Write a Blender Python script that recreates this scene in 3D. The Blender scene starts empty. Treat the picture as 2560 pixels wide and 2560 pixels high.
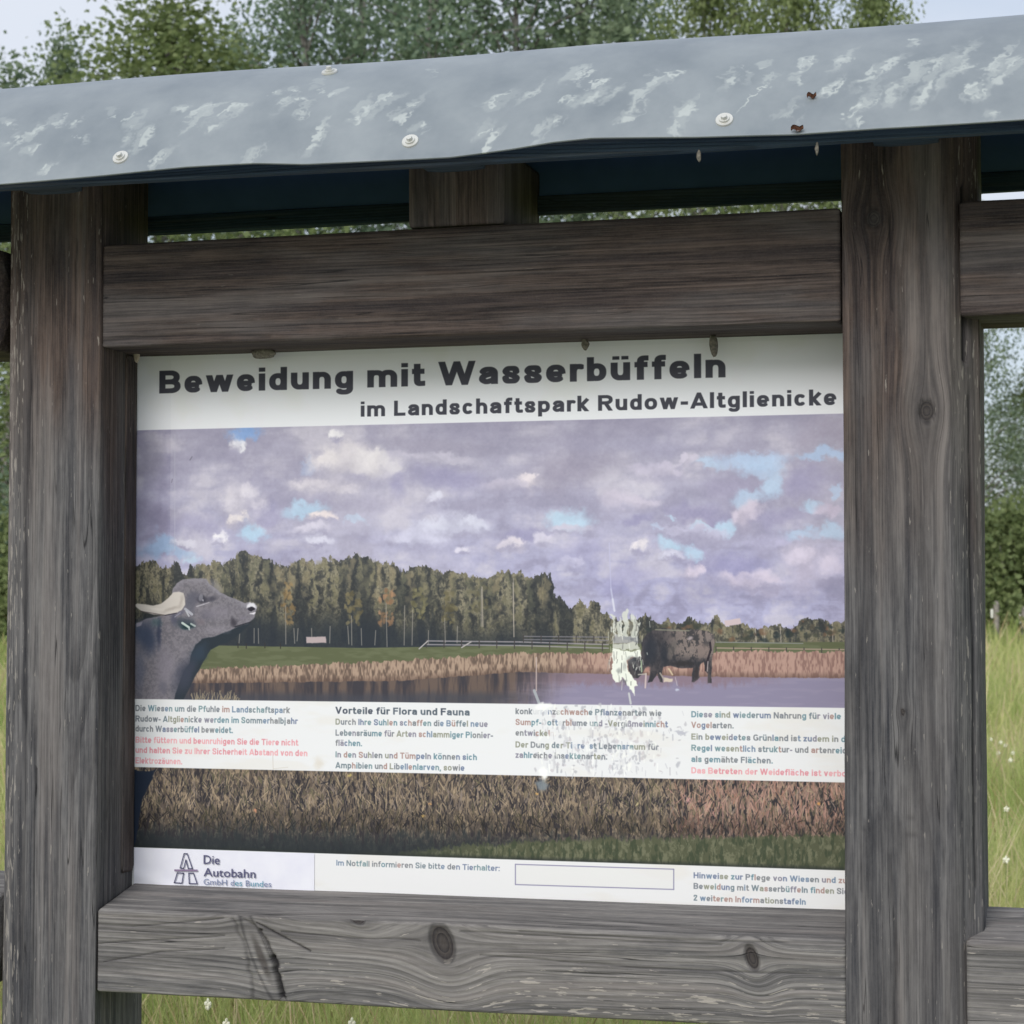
import bpy, bmesh, math, random
import numpy as np
from mathutils import Vector, Matrix
R = math.radians
random.seed(7)
S = bpy.context.scene
COL = S.collection

# ---------------------------------------------------------------- camera
CAM = np.array([.9, -3.14, 1.6]); YAW = R(15.1); PIT = R(2.57); FPX = 3950. / 1932.
cd = bpy.data.cameras.new('camera'); cam = bpy.data.objects.new('camera', cd); COL.objects.link(cam)
cam.location = CAM; cam.rotation_euler = (R(90) + PIT, 0, YAW)
cd.sensor_width = 36; cd.lens = 36 * FPX; cd.clip_end = 2000; cd.clip_start = .05
cd.dof.use_dof = True; cd.dof.focus_distance = 3.25; cd.dof.aperture_fstop = 16
S.camera = cam
# ---------------------------------------------------------------- sky, sun, exposure
SUN_EL, SUN_AZ = 35, 193       # high sun veiled by cloud, behind the viewer
W = bpy.data.worlds.new('World'); S.world = W; W.use_nodes = True
nt = W.node_tree; nt.nodes.clear()
def wn(t, **k):
    n = nt.nodes.new(t)
    for a, b in k.items(): setattr(n, a, b)
    return n
sky = wn('ShaderNodeTexSky', sky_type='NISHITA', sun_disc=False, sun_elevation=R(SUN_EL), sun_rotation=R(SUN_AZ), dust_density=3.0)
tc = wn('ShaderNodeTexCoord'); mp = wn('ShaderNodeMapping'); mp.inputs['Scale'].default_value = (1, 1, 3.2)
no = wn('ShaderNodeTexNoise'); no.inputs['Scale'].default_value = 2.6; no.inputs['Detail'].default_value = 6; no.inputs['Roughness'].default_value = .5
cr = wn('ShaderNodeValToRGB'); cr.color_ramp.elements[0].position = .36; cr.color_ramp.elements[1].position = .6
cr.color_ramp.elements[0].color = (.5, .5, .5, 1); cr.color_ramp.elements[1].color = (1, 1, 1, 1)
mx = wn('ShaderNodeMixRGB'); mx.inputs[2].default_value = (4.9, 5.25, 5.9, 1)
bg = wn('ShaderNodeBackground'); bg.inputs[1].default_value = .1
wo = wn('ShaderNodeOutputWorld')
L = nt.links.new
L(tc.outputs['Generated'], mp.inputs[0]); L(mp.outputs[0], no.inputs['Vector']); L(no.outputs['Fac'], cr.inputs[0])
L(cr.outputs[0], mx.inputs[0]); L(sky.outputs[0], mx.inputs[1]); L(mx.outputs[0], bg.inputs[0]); L(bg.outputs[0], wo.inputs[0])
sl = bpy.data.lights.new('sun', 'SUN'); sl.energy = 1.5; sl.angle = R(34); sl.color = (1, .965, .935)
so = bpy.data.objects.new('sun', sl); COL.objects.link(so)
az = R(SUN_AZ); sdir = Vector((math.sin(az) * math.cos(R(SUN_EL)), math.cos(az) * math.cos(R(SUN_EL)), math.sin(R(SUN_EL))))
so.rotation_euler = sdir.to_track_quat('Z', 'Y').to_euler()
S.view_settings.view_transform = 'Standard'; S.view_settings.look = 'None'
S.view_settings.exposure = .62; S.view_settings.gamma = 1; S.view_settings.use_curve_mapping = False
S.render.engine = 'CYCLES'

# ---------------------------------------------------------------- projection helpers (survey of the sign from the photograph)
fw = np.array([-math.sin(YAW) * math.cos(PIT), math.cos(YAW) * math.cos(PIT), math.sin(PIT)])
rt = np.cross(fw, [0, 0, 1]); rt /= np.linalg.norm(rt); upv = np.cross(rt, fw)
F2 = FPX * 2560
def ray(px, py): return fw * F2 + rt * (px - 1280) - upv * (py - 1280)
def bp(px, py, Y):
    d = ray(px, py); return CAM + d * ((Y - CAM[1]) / d[1])
def dist_pt(px, D):      # point on flat ground at forward distance D
    d = ray(px, 1514); d = d / (d @ fw); p = CAM + d * D; return float(p[0]), float(p[1])

# ---------------------------------------------------------------- object helpers
def tag(o, label=None, cat=None, group=None, kind=None):
    if label: o['label'] = label
    if cat: o['category'] = cat
    if group: o['group'] = group
    if kind: o['kind'] = kind
    return o
def empty(name, loc=(0, 0, 0), **k):
    o = bpy.data.objects.new(name, None); COL.objects.link(o); o.location = loc; o.empty_display_size = .1
    return tag(o, **k)
def link(name, me, mat=None, parent=None, **k):
    o = bpy.data.objects.new(name, me); COL.objects.link(o)
    if mat and not me.materials: me.materials.append(mat)
    if parent: o.parent = parent
    return tag(o, **k)
def npmesh(name, V, Fq, smooth=True, uv=None):
    me = bpy.data.meshes.new(name); V = np.asarray(V, np.float32); Fq = np.asarray(Fq, np.int32)
    n = Fq.shape[1]
    me.vertices.add(len(V)); me.vertices.foreach_set('co', V.ravel())
    me.loops.add(Fq.size); me.loops.foreach_set('vertex_index', Fq.ravel())
    me.polygons.add(len(Fq)); me.polygons.foreach_set('loop_start', np.arange(0, Fq.size, n, dtype=np.int32))
    me.polygons.foreach_set('loop_total', np.full(len(Fq), n, np.int32))
    if smooth: me.polygons.foreach_set('use_smooth', np.ones(len(Fq), bool))
    me.update(calc_edges=True)
    if uv is not None:
        l = me.uv_layers.new(name='UVMap'); l.data.foreach_set('uv', np.asarray(uv, np.float32)[Fq.ravel()].ravel())
    return me
def bm_obj(name, bm, mat, parent=None, smooth=False, **k):
    me = bpy.data.meshes.new(name); bm.normal_update(); bm.to_mesh(me); bm.free()
    if smooth:
        for p in me.polygons: p.use_smooth = True
    return link(name, me, mat, parent, **k)
def box(bm, x0, x1, y0, y1, z0, z1, bev=0):
    r = bmesh.ops.create_cube(bm, size=1)
    for v in r['verts']:
        v.co = Vector(((x0 + x1) / 2 + v.co.x * (x1 - x0), (y0 + y1) / 2 + v.co.y * (y1 - y0), (z0 + z1) / 2 + v.co.z * (z1 - z0)))
    if bev:
        es = list({e for v in r['verts'] for e in v.link_edges}); bmesh.ops.bevel(bm, geom=es, offset=bev, segments=2, affect='EDGES', profile=.6)

# ---------------------------------------------------------------- numpy noise
def _h(ix, iy, iz, s):
    n = (ix * 374761393 + iy * 668265263 + iz * 2147483647 + s * 1274126177) & 0xffffffff
    n = ((n ^ (n >> 13)) * 1274126177) & 0xffffffff
    return ((n ^ (n >> 16)) & 0xffff) / 65535.
def vn(x, y, z=0., s=0):
    x = np.asarray(x, float); y = np.asarray(y, float) + 0 * x; z = np.asarray(z, float) + 0 * x
    xi, yi, zi = np.floor(x).astype(np.int64), np.floor(y).astype(np.int64), np.floor(z).astype(np.int64)
    a, b, c = x - xi, y - yi, z - zi; a, b, c = [t * t * (3 - 2 * t) for t in (a, b, c)]
    r = 0
    for i in (0, 1):
        for j in (0, 1):
            for k in (0, 1):
                r = r + _h(xi + i, yi + j, zi + k, s) * (a if i else 1 - a) * (b if j else 1 - b) * (c if k else 1 - c)
    return r
def sm(a, b, x):
    t = np.clip((x - a) / (b - a), 0, 1); return t * t * (3 - 2 * t)
RG = np.random.default_rng(11)
def up(g, h, w):
    H, W_ = g.shape
    def ax(n, m):
        p = np.linspace(0, m - 1.001, n); i = p.astype(int); t = p - i; t = t * t * (3 - 2 * t); return i, t.astype(np.float32)
    i, t = ax(h, H); g = g[i] * (1 - t)[:, None] + g[np.minimum(i + 1, H - 1)] * t[:, None]
    i, t = ax(w, W_); return g[:, i] * (1 - t) + g[:, np.minimum(i + 1, W_ - 1)] * t
def fb(h, w, cx, cy, o=5, per=.5):
    r = np.zeros((h, w), np.float32); a = 1; tot = 0
    for k in range(o):
        nx, ny = int(cx * 2 ** k) + 2, int(cy * 2 ** k) + 2
        if nx > w * .8 or ny > h * .8: break
        r += a * up(RG.random((ny, nx), dtype=np.float32), h, w); tot += a; a *= per
    return r / tot

# ================================================================ THE PRINT (painted pixel by pixel into a generated image)
BX0, BX1, BZ0, BZ1 = -.60, .60, 1.145, 2.03
IW, IH = 2048, 1510
xs = BX0 + (np.arange(IW) + .5) / IW * (BX1 - BX0); zs = BZ1 - (np.arange(IH) + .5) / IH * (BZ1 - BZ0)
gx, gz = np.meshgrid(xs, zs)
dx, dy, dz = gx - CAM[0], -CAM[1], gz - CAM[2]
zc = dx * fw[0] + dy * fw[1] + dz * fw[2]
PX = (1280 + F2 * (dx * rt[0] + dy * rt[1]) / zc).astype(np.float32)
PY = (1280 - F2 * (dx * upv[0] + dy * upv[1] + dz * upv[2]) / zc).astype(np.float32)
IMG = np.zeros((IH, IW, 3), np.float32)
def t_ix(px, py):
    p = bp(px, py, 0.); return (p[0] - BX0) / (BX1 - BX0) * IW, (BZ1 - p[2]) / (BZ1 - BZ0) * IH
def put(mask, col, sl=None):
    c = np.array(col, np.float32)
    if sl is None: IMG[:] += (c - IMG) * mask[..., None]
    else: IMG[sl] += (c - IMG[sl]) * mask[..., None]
def bbox(pts, pad):
    q = np.array([t_ix(*p) for p in pts]); x0, y0 = np.floor(q.min(0) - pad).astype(int); x1, y1 = np.ceil(q.max(0) + pad).astype(int)
    return slice(max(0, y0), min(IH, y1)), slice(max(0, x0), min(IW, x1))
WX = (fb(IH, IW, 14, 10, 6, .6) - .5) * 5; WY = (fb(IH, IW, 14, 10, 6, .6) - .5) * 5
WFX = (fb(IH, IW, 90, 70, 4, .6) - .5) * 3.4; WFY = (fb(IH, IW, 90, 70, 4, .6) - .5) * 3.4
def poly(pts, col, rough=0, alpha=1, soft=1.2, ret=False, fx=None):
    sl = bbox(pts, 8 + rough)
    x = PX[sl] + WFX[sl] * rough; y = PY[sl] + WFY[sl] * rough
    ins = np.zeros(x.shape, bool); dmin = np.full(x.shape, 1e9, np.float32)
    n = len(pts)
    for i in range(n):
        x0, y0 = pts[i]; x1, y1 = pts[(i + 1) % n]
        if y0 != y1:
            c = ((y0 > y) != (y1 > y)) & (x < (x1 - x0) * (y - y0) / (y1 - y0) + x0); ins ^= c
        ex, ey = x1 - x0, y1 - y0; t = np.clip(((x - x0) * ex + (y - y0) * ey) / (ex * ex + ey * ey + 1e-9), 0, 1)
        dmin = np.minimum(dmin, (x - x0 - t * ex) ** 2 + (y - y0 - t * ey) ** 2)
    d = np.sqrt(dmin) * np.where(ins, 1, -1)
    m = np.clip(d / soft * .5 + .5, 0, 1) * alpha
    if ret: return sl, m, x, y, d
    put(m, col, sl)
def ell(cx, cy, rx, ry, col, a=1, soft=.6, warp=26, rot=0, fine=6):
    k = max(rx, ry) + warp + fine
    sl = bbox([(cx - k, cy - k), (cx + k, cy + k)], 2)
    x = PX[sl] - cx + WX[sl] * warp + WFX[sl] * fine; y = PY[sl] - cy + WY[sl] * warp * .8 + WFY[sl] * fine
    if rot:
        c, s_ = math.cos(rot), math.sin(rot); x, y = x * c + y * s_, -x * s_ + y * c
    r = np.sqrt((x / rx) ** 2 + (y / ry) ** 2); put((1 - sm(1 - soft, 1 + soft * .5, r)) * a, col, sl)
def line(x0, y0, x1, y1, w, col, a=1, soft=1.):
    sl = bbox([(x0, y0), (x1, y1)], w + 3); x, y = PX[sl], PY[sl]
    ex, ey = x1 - x0, y1 - y0; t = np.clip(((x - x0) * ex + (y - y0) * ey) / (ex * ex + ey * ey + 1e-9), 0, 1)
    d = np.sqrt((x - x0 - t * ex) ** 2 + (y - y0 - t * ey) ** 2); put(np.clip((w / 2 - d) / soft + .5, 0, 1) * a, col, sl)
# --- clouds
h = sm(1050, 1560, PY)
IMG[:] = np.array((152, 149, 176), np.float32) * (1 - h)[..., None] + np.array((168, 168, 204), np.float32) * h[..., None]
n1 = fb(IH, IW, 5, 8, 7, .55); n2 = fb(IH, IW, 9, 14, 7, .6); n3 = fb(IH, IW, 12, 11, 7, .55); RS = random.Random(21)
def billow(cx, cy, o):
    r = np.zeros((IH, IW), np.float32); a = 1; tt = 0
    for k in range(o):
        r += a * np.abs(2 * up(RG.random((int(cy * 1.9 ** k) + 2, int(cx * 1.9 ** k) + 2), dtype=np.float32), IH, IW) - 1); tt += a; a *= .56
    return r / tt
bl = billow(9, 11, 6); bl = (bl - bl.mean()) / bl.std(); bs = billow(26, 34, 5); bs = (bs - bs.mean()) / bs.std(); bm_ = bl * (1 - sm(1300, 1520, PY) * .6) + bs * (.25 + sm(1300, 1520, PY) * .5)
put(sm(-.1, 1.9, bm_) * .62, (198, 194, 209)); put(sm(.2, -1.5, bm_) * .55, (136, 133, 163)); put(sm(.5, .72, n1) * .3, (192, 188, 204)); put(sm(.52, .3, n2) * .3, (138, 134, 165))
c5 = lambda x, y, rx, ry: (340 + x / 2.147, 1040 + y / 2.147, rx / 2.147, ry / 2.147)
c6 = lambda x, y, rx, ry: (1240 + x / 2.195, 1020 + y / 2.195, rx / 2.195, ry / 2.195)
DK = (134, 130, 160); DP = (142, 139, 180)
for q, c, a in [(c5(100, 560, 150, 80), DK, .8), (c5(330, 600, 200, 60), DP, .6), (c5(60, 200, 120, 160), (140, 138, 158), .5), (c5(1400, 360, 70, 90), DP, .7), (c5(1720, 350, 230, 90), DP, .7),
                (c5(720, 500, 80, 60), DP, .6), (c5(1650, 130, 330, 80), (146, 142, 168), .7), (c5(1200, 460, 220, 50), (156, 152, 180), .6), (c5(820, 200, 100, 60), (158, 155, 182), .5),
                (c6(450, 330, 270, 130), (143, 138, 165), .85), (c6(900, 150, 400, 80), (148, 146, 178), .6), (c6(1100, 570, 230, 60), (138, 134, 174), .85), (c6(1720, 430, 170, 110), (146, 142, 182), .8),
                (c6(700, 640, 110, 35), (142, 139, 180), .8), (c6(180, 670, 150, 40), DP, .7), (c6(1600, 625, 170, 60), (145, 141, 180), .7), (c6(1330, 830, 220, 80), (146, 144, 188), .8),
                (c6(1820, 170, 160, 70), (150, 144, 170), .7), (c6(700, 930, 200, 70), (150, 148, 192), .6), (c6(500, 800, 180, 60), (152, 150, 190), .5), (c6(1300, 430, 120, 70), (152, 147, 182), .6)]:
    ell(*q, c, a, .8, 30)
for q, c, a in [(c5(590, 105, 85, 42), (98, 148, 222), .95), (c5(925, 500, 110, 38), (156, 196, 228), .9), (c5(665, 622, 60, 42), (156, 200, 232), .9), (c5(80, 690, 80, 62), (134, 170, 214), .85), (c5(200, 745, 90, 30), (140, 178, 218), .7), (c5(290, 790, 50, 24), (168, 200, 226), .8), (c5(945, 272, 40, 26), (146, 170, 216), .5), (c5(1200, 570, 60, 18), (168, 196, 226), .6),
                (c6(1400, 275, 200, 42), (156, 188, 230), .92), (c6(1440, 320, 130, 46), (158, 190, 230), .8), (c6(1160, 305, 70, 26), (160, 192, 228), .8), (c6(1510, 420, 56, 66), (160, 194, 230), .92), (c6(1390, 490, 70, 40), (160, 194, 230), .85), (c6(1260, 640, 66, 36), (162, 200, 230), .92), (c6(1140, 640, 60, 12), (164, 200, 228), .8), (c6(1810, 272, 110, 28), (152, 186, 232), .9),
                (c6(395, 605, 92, 54), (164, 202, 230), .92), (c6(940, 765, 60, 38), (162, 200, 228), .9), (c6(1072, 785, 56, 34), (164, 200, 230), .9), (c6(860, 690, 60, 14), (168, 190, 224), .7), (c6(955, 612, 26, 16), (168, 198, 228), .85), (c6(1765, 575, 52, 34), (160, 196, 230), .9), (c6(1720, 725, 110, 30), (162, 192, 228), .85), (c6(1885, 690, 40, 50), (160, 196, 230), .8), (c6(1895, 480, 20, 40), (160, 190, 230), .8)]:
    ell(q[0], q[1], q[2] * 1.22, q[3] * 1.25, tuple(.8 * v + .2 * g for v, g in zip(c, (186, 188, 208))), a * .9, .6, 20, fine=11)
for q, c, a in [(c5(1150, 240, 170, 110), (208, 202, 208), .8), (c5(1300, 270, 130, 100), (200, 196, 204), .7), (c5(1000, 380, 180, 60), (194, 188, 200), .6), (c5(570, 470, 110, 110), (194, 189, 204), .8), (c5(560, 560, 60, 35), (205, 197, 200), .7),
                (c5(540, 170, 34, 50), (208, 208, 222), .8), (c5(1090, 110, 32, 30), (212, 210, 218), .8), (c5(1000, 550, 85, 26), (212, 200, 204), .85), (c5(930, 620, 120, 40), (188, 184, 206), .7), (c5(230, 685, 90, 20), (190, 188, 208), .8),
                (c5(465, 655, 40, 34), (212, 210, 228), .8), (c5(1720, 590, 220, 50), (192, 194, 216), .7), (c5(1500, 650, 130, 70), (186, 186, 212), .7), (c5(960, 695, 80, 22), (192, 192, 214), .7), (c5(1620, 460, 50, 40), (190, 190, 212), .7), (c5(1600, 230, 230, 40), (176, 172, 194), .6),
                (c5(1750, 715, 50, 26), (196, 192, 212), .8), (c6(215, 400, 80, 60), (206, 196, 206), .85), (c6(80, 420, 120, 40), (172, 166, 190), .6), (c6(900, 340, 130, 60), (172, 166, 192), .8), (c6(1040, 280, 60, 40), (178, 172, 196), .7), (c6(730, 530, 130, 55), (176, 169, 192), .8),
                (c6(1400, 590, 80, 90), (186, 176, 198), .85), (c6(90, 735, 70, 36), (200, 192, 206), .8), (c6(260, 715, 50, 34), (188, 184, 206), .7), (c6(790, 785, 40, 36), (206, 200, 210), .85), (c6(1100, 890, 55, 40), (192, 182, 204), .8), (c6(960, 820, 60, 24), (184, 184, 208), .8), (c6(1400, 930, 170, 55), (194, 184, 206), .8),
                (c6(1740, 860, 150, 100), (190, 182, 206), .8), (c6(430, 850, 60, 30), (172, 170, 200), .6), (c6(1850, 590, 80, 50), (176, 166, 192), .7), (c6(400, 655, 90, 30), (176, 172, 196), .8), (c6(1100, 680, 200, 40), (170, 168, 198), .6), (c6(1500, 750, 120, 50), (166, 163, 198), .6)]:
    ell(*q, c, a * .8, .9, 26)
    for k_ in range(12):      # cauliflower heads along the upper edge
        an_ = RS.uniform(-.25, math.pi + .25); f_ = RS.uniform(.45, 1.0); u_ = RS.uniform(.16, .36); lift = RS.uniform(4, 18)
        ell(q[0] + q[2] * f_ * math.cos(an_), q[1] - q[3] * f_ * .8 * math.sin(an_), q[2] * u_ + 4, q[3] * u_ * 1.1 + 4, tuple(min(232, v + lift) for v in c), a * .5, .75, 12, fine=8)
        if k_ % 3 == 0: ell(q[0] + q[2] * RS.uniform(-.8, .8), q[1] + q[3] * RS.uniform(.6, .95), q[2] * .4 + 4, q[3] * .22 + 3, (150, 147, 178), a * .45, .8, 12, fine=7)
E_ = np.roll(n3, (-9, -5), (0, 1)) - np.roll(n3, (9, 5), (0, 1)); IMG += np.clip(E_ * 45, -5, 6)[..., None] * np.array((1, .97, .92), np.float32)
IMG += ((fb(IH, IW, 300, 220, 3) - .5) * 9)[..., None]
mu_ = IMG.reshape(-1, 3).mean(0); IMG[:] = (mu_ - 2) + (IMG - mu_) * 1.12; g_ = IMG.mean(-1, keepdims=True); IMG[:] = g_ + (IMG - g_) * .86
# --- far wood
c3 = lambda x, y: (300 + x / 1.932, 800 + y / 1.932)
c4 = lambda x, y: (1200 + x / 1.932, 800 + y / 1.932)
top3 = [(40, 1200), (90, 1190), (150, 1155), (190, 1190), (230, 1200), (270, 1165), (305, 1225), (320, 1240), (340, 1195), (420, 1182), (450, 1165), (500, 1180), (560, 1150), (590, 1115), (640, 1140), (700, 1150), (800, 1190), (850, 1165), (930, 1160), (960, 1178), (1000, 1145), (1060, 1175), (1150, 1130), (1220, 1160), (1330, 1175), (1350, 1212), (1400, 1195), (1480, 1190), (1560, 1228), (1600, 1215), (1690, 1245), (1780, 1242), (1860, 1212), (1932, 1220)]
top4 = [(250, 1250), (300, 1228), (345, 1232), (356, 1330), (400, 1345), (430, 1395), (480, 1360), (520, 1378), (560, 1353), (585, 1400), (640, 1440), (700, 1460), (780, 1445), (800, 1420), (850, 1465), (900, 1456), (970, 1462), (1020, 1440), (1080, 1470), (1130, 1432), (1160, 1442), (1200, 1475), (1280, 1463), (1310, 1492), (1380, 1480), (1440, 1470), (1500, 1495), (1560, 1450), (1620, 1450), (1700, 1462), (1830, 1442)]
tl = [c3(*p) for p in top3] + [c4(*p) for p in top4]
tlx = np.array([p[0] for p in tl]); tly = np.array([p[1] for p in tl])
ytop = np.interp(PX + WFX * 4, tlx, tly).astype(np.float32)
jag = (fb(IH, IW, 190, 60, 5, .7) - .5) * 34
ybot = np.interp(PX, [330, 900, 1500, 2200], [1612, 1622, 1612, 1606]).astype(np.float32)
tm = np.clip((PY - ytop + jag) / 2 + .5, 0, 1) * np.clip((ybot - PY) / 2 + .5, 0, 1)
put(tm, (66, 67, 63))
fol = fb(IH, IW, 130, 45, 6, .7); fol2 = fb(IH, IW, 46, 8, 5, .6)
rel = np.clip((PY - ytop) / 190, 0, 1)
put(tm * sm(.44, .60, fol * .55 + fol2 * .45) * (1 - sm(.3, 1., rel)) * .95, (140, 134, 113))
put(tm * sm(.5, .7, fb(IH, IW, 420, 300, 2)) * (1 - sm(.55, 1., rel)) * .35, (150, 143, 122)); put(tm * sm(.5, .3, fb(IH, IW, 420, 300, 2)) * .35, (34, 36, 40))
put(tm * sm(.52, .66, fol) * (1 - sm(.5, 1, rel)) * .5, (88, 86, 68))
put(tm * sm(.5, .4, fol2) * .55, (36, 42, 50)); put(tm * sm(.62, 1., rel) * .6, (30, 40, 54))
rr = random.Random(3)
for i in range(46):   # single crowns
    x = 470 + i * 27 + rr.uniform(-9, 9)
    if x > 1385: break
    y0 = float(np.interp(x, tlx, tly)); c = rr.choice([(128, 123, 98), (112, 110, 90), (136, 126, 102), (96, 97, 82)])
    for k in range(9):
        yy = y0 + 14 + k * rr.uniform(9, 15)
        ell(x + rr.uniform(-9, 9) - 3, yy, rr.uniform(5, 11), rr.uniform(8, 17), c, .55 * (1 - k / 11), .7, 5, fine=9)
        ell(x + rr.uniform(4, 15), yy + 8, rr.uniform(4, 8), rr.uniform(7, 14), (38, 42, 48), .6, .7, 5, fine=9)
for x, y, w, hh, c in [(815, 1370, 40, 105, (138, 116, 82)), (1290, 1395, 62, 95, (146, 114, 88)), (1130, 1400, 56, 90, (112, 104, 78)), (1440, 1370, 50, 80, (116, 112, 84)), (1590, 1400, 44, 80, (104, 98, 74)), (1740, 1330, 60, 80, (112, 108, 86))]:
    px, py = c3(x, y)
    for k in range(34):
        a, b = rr.uniform(-1, 1), rr.uniform(-1, 1)
        fk_ = rr.uniform(.72, 1.15); cc = tuple(v * fk_ for v in c)
        ell(px + a * w * .45 * (1 - .4 * abs(b)), py + b * hh * .5, rr.uniform(3, 7), rr.uniform(4, 9), cc, .7, .5, 3, fine=5)
for x, y0, y1 in [(580, 1490, 1560), (648, 1490, 1560), (668, 1490, 1562), (800, 1380, 1565), (840, 1490, 1562), (860, 1490, 1550), (925, 1490, 1560), (1015, 1480, 1560), (1100, 1480, 1565), (1118, 1430, 1570), (1165, 1490, 1570), (1235, 1500, 1570), (1285, 1370, 1578), (1375, 1380, 1570), (1414, 1400, 1570), (1490, 1500, 1565), (1568, 1440, 1560), (1630, 1480, 1560), (1745, 1300, 1480), (1900, 1250, 1480)]:
    a, b = c3(x, y0); c, d = c3(x + rr.uniform(-6, 6), y1); line(a, b, c, d, 2.4, (150, 145, 138), .65)
for x, y0, y1 in [(10, 1290, 1480), (160, 1270, 1530), (1330, 1490, 1560), (1372, 1490, 1565), (1450, 1480, 1560), (1702, 1460, 1620)]:
    a, b = c4(x, y0); c, d = c4(x + 4, y1); line(a, b, c, d, 2.5, (168, 160, 150), .8)
for k in range(70):
    x = rr.uniform(1540, 2110); y0 = float(np.interp(x, tlx, tly)); ell(x, y0 + rr.uniform(6, 40), rr.uniform(4, 12), rr.uniform(4, 9), rr.choice([(40, 50, 52), (84, 78, 66), (110, 84, 66), (56, 60, 52), (30, 42, 48)]), .7, .6, 4, fine=5)
poly([c4(*p) for p in [(1180, 1452), (1255, 1440), (1262, 1468), (1185, 1478)]], (196, 180, 184), 1)
# --- meadow, fences, reeds, pond
gm = np.clip((PY - ybot + 3) / 2, 0, 1); put(gm, (88, 94, 68))
put(gm * sm(.4, .62, fb(IH, IW, 40, 160, 5, .6)) * .6, (104, 110, 84))
a0, b0 = c3(900, 1548); poly([(a0, b0 - 9), (a0 + 48, b0 - 10), (a0 + 50, b0 + 6), (a0, b0 + 6)], (172, 158, 160), 1)
def fence(pts, rails, post, col, w):
    for i in range(len(pts) - 1):
        for r_ in rails: line(pts[i][0], pts[i][1] + r_, pts[i + 1][0], pts[i + 1][1] + r_, w, col, .85)
    x = pts[0][0]
    while x < pts[-1][0]:
        y = float(np.interp(x, [p[0] for p in pts], [p[1] for p in pts])); line(x, y - 3, x, y + post, 2.6, (60, 56, 58), .9); x += 44
fence([c3(1480, 1550), c3(1932, 1555), c4(620, 1568)], [0, 9], 16, (150, 146, 152), 3.2)
fence([c4(1140, 1584), c4(1760, 1592)], [0, 11], 22, (172, 150, 140), 2.6)
fence([c4(210, 1528), c4(620, 1532)], [0, 8], 14, (120, 118, 126), 2.6)
line(*c3(1445, 1588), *c3(1485, 1552), 3, (170, 166, 166)); line(*c3(1650, 1582), *c3(1695, 1555), 3, (170, 166, 166))
line(*c4(1140, 1556), *c4(1560, 1562), 2.4, (126, 130, 126))
for x, y in [(570, 1575), (610, 1578), (700, 1575), (775, 1578)]: line(*c3(x, y - 14), *c3(x, y + 8), 2.4, (46, 44, 44))
yr0 = np.interp(PX, [490, 700, 1000, 1300, 1550, 1750, 2200], [1672, 1664, 1652, 1632, 1632, 1628, 1632]) + jag * .5
yr1 = np.interp(PX, [480, 700, 1000, 1300, 1550, 1750, 2200], [1708, 1706, 1702, 1680, 1686, 1692, 1696]) + jag * .15
rm = np.clip((PY - yr0) / 2 + .5, 0, 1)
put(rm, (136, 116, 102)); rn = fb(IH, IW, 420, 90, 3, .7)
put(rm * sm(.46, .66, rn) * .8, (172, 150, 132)); put(rm * sm(.5, .3, rn) * .7, (88, 74, 68))
put(rm * sm(1330, 1560, PX) * .6, (178, 142, 134)); put(rm * sm(1330, 1560, PX) * sm(.5, .35, rn) * .6, (128, 98, 92))
put(rm * np.clip((PY - yr1 + 16) / 14, 0, 1) * .5, (84, 66, 60))
wm = np.clip((PY - yr1) / 2 + .5, 0, 1)
wr = fb(IH, IW, 120, 12, 4, .6); e = sm(1250, 1480, PX + (PY - 1700) * 1.2)
put(wm * (1 - e), (74, 66, 68)); put(wm * e, (134, 129, 154))
put(wm * sm(.48, .66, wr) * (1 - e) * .6, (116, 98, 86)); put(wm * sm(.5, .35, wr) * (1 - e) * .6, (46, 48, 60))
put(wm * (1 - e) * sm(1724, 1746, PY + (wr - .5) * 24) * .7, (62, 66, 78))
put(wm * sm(.5, .7, fb(IH, IW, 30, 160, 4)) * e * .3, (150, 144, 166)); put(wm * e * (1 - sm(1698, 1722, PY + jag)) * .6 * (1 - sm(1800, 2000, PX)), (128, 104, 112))
for k in range(60):
    x = rr.uniform(480, 600); y = 1750 + rr.uniform(-4, 6); line(x, y, x + rr.uniform(-6, 10), y - rr.uniform(6, 22), 1.8, (150, 138, 116), .7)
# --- buffalo head on the left
h1 = lambda x, y: (320 + x / 4.6, 1340 + y / 4.6)
thr = [(1420, 1000), (1330, 1080), (1230, 1170), (1140, 1235), (1050, 1255), (950, 1310), (880, 1420), (820, 1540), (750, 1660), (690, 1780), (630, 1900), (300, 1900), (500, 1100)]
poly([h1(*p) for p in thr], (34, 44, 54), 1)
body = [(-60, 1920), (-60, 1030), (100, 1010), (210, 950), (360, 920), (480, 905), (505, 800), (515, 610), (560, 550), (630, 505), (740, 490), (840, 486), (900, 494), (950, 560), (1050, 640), (1150, 690), (1280, 742), (1350, 772), (1400, 765), (1462, 800), (1475, 835), (1462, 885), (1455, 935), (1430, 965), (1380, 1005), (1300, 1035), (1225, 1060), (1120, 1100), (1000, 1158), (850, 1182), (780, 1250), (740, 1340), (690, 1480), (600, 1640), (520, 1920)]
sl_, m, x, y, d = poly([h1(*p) for p in body], None, 1.5, ret=True)
put(m, (110, 107, 114), sl_)
fn = fb(IH, IW, 420, 320, 3, .7)[sl_]; ln = fb(IH, IW, 110, 20, 4, .6)[sl_]; mn = fb(IH, IW, 40, 30, 4, .6)[sl_]
put(m * sm(.4, .65, fn) * .30, (142, 139, 149), sl_); put(m * sm(.56, .38, fn) * .30, (88, 87, 98), sl_)
put(m * sm(.45, .6, mn) * .3, (134, 130, 140), sl_)
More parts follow.
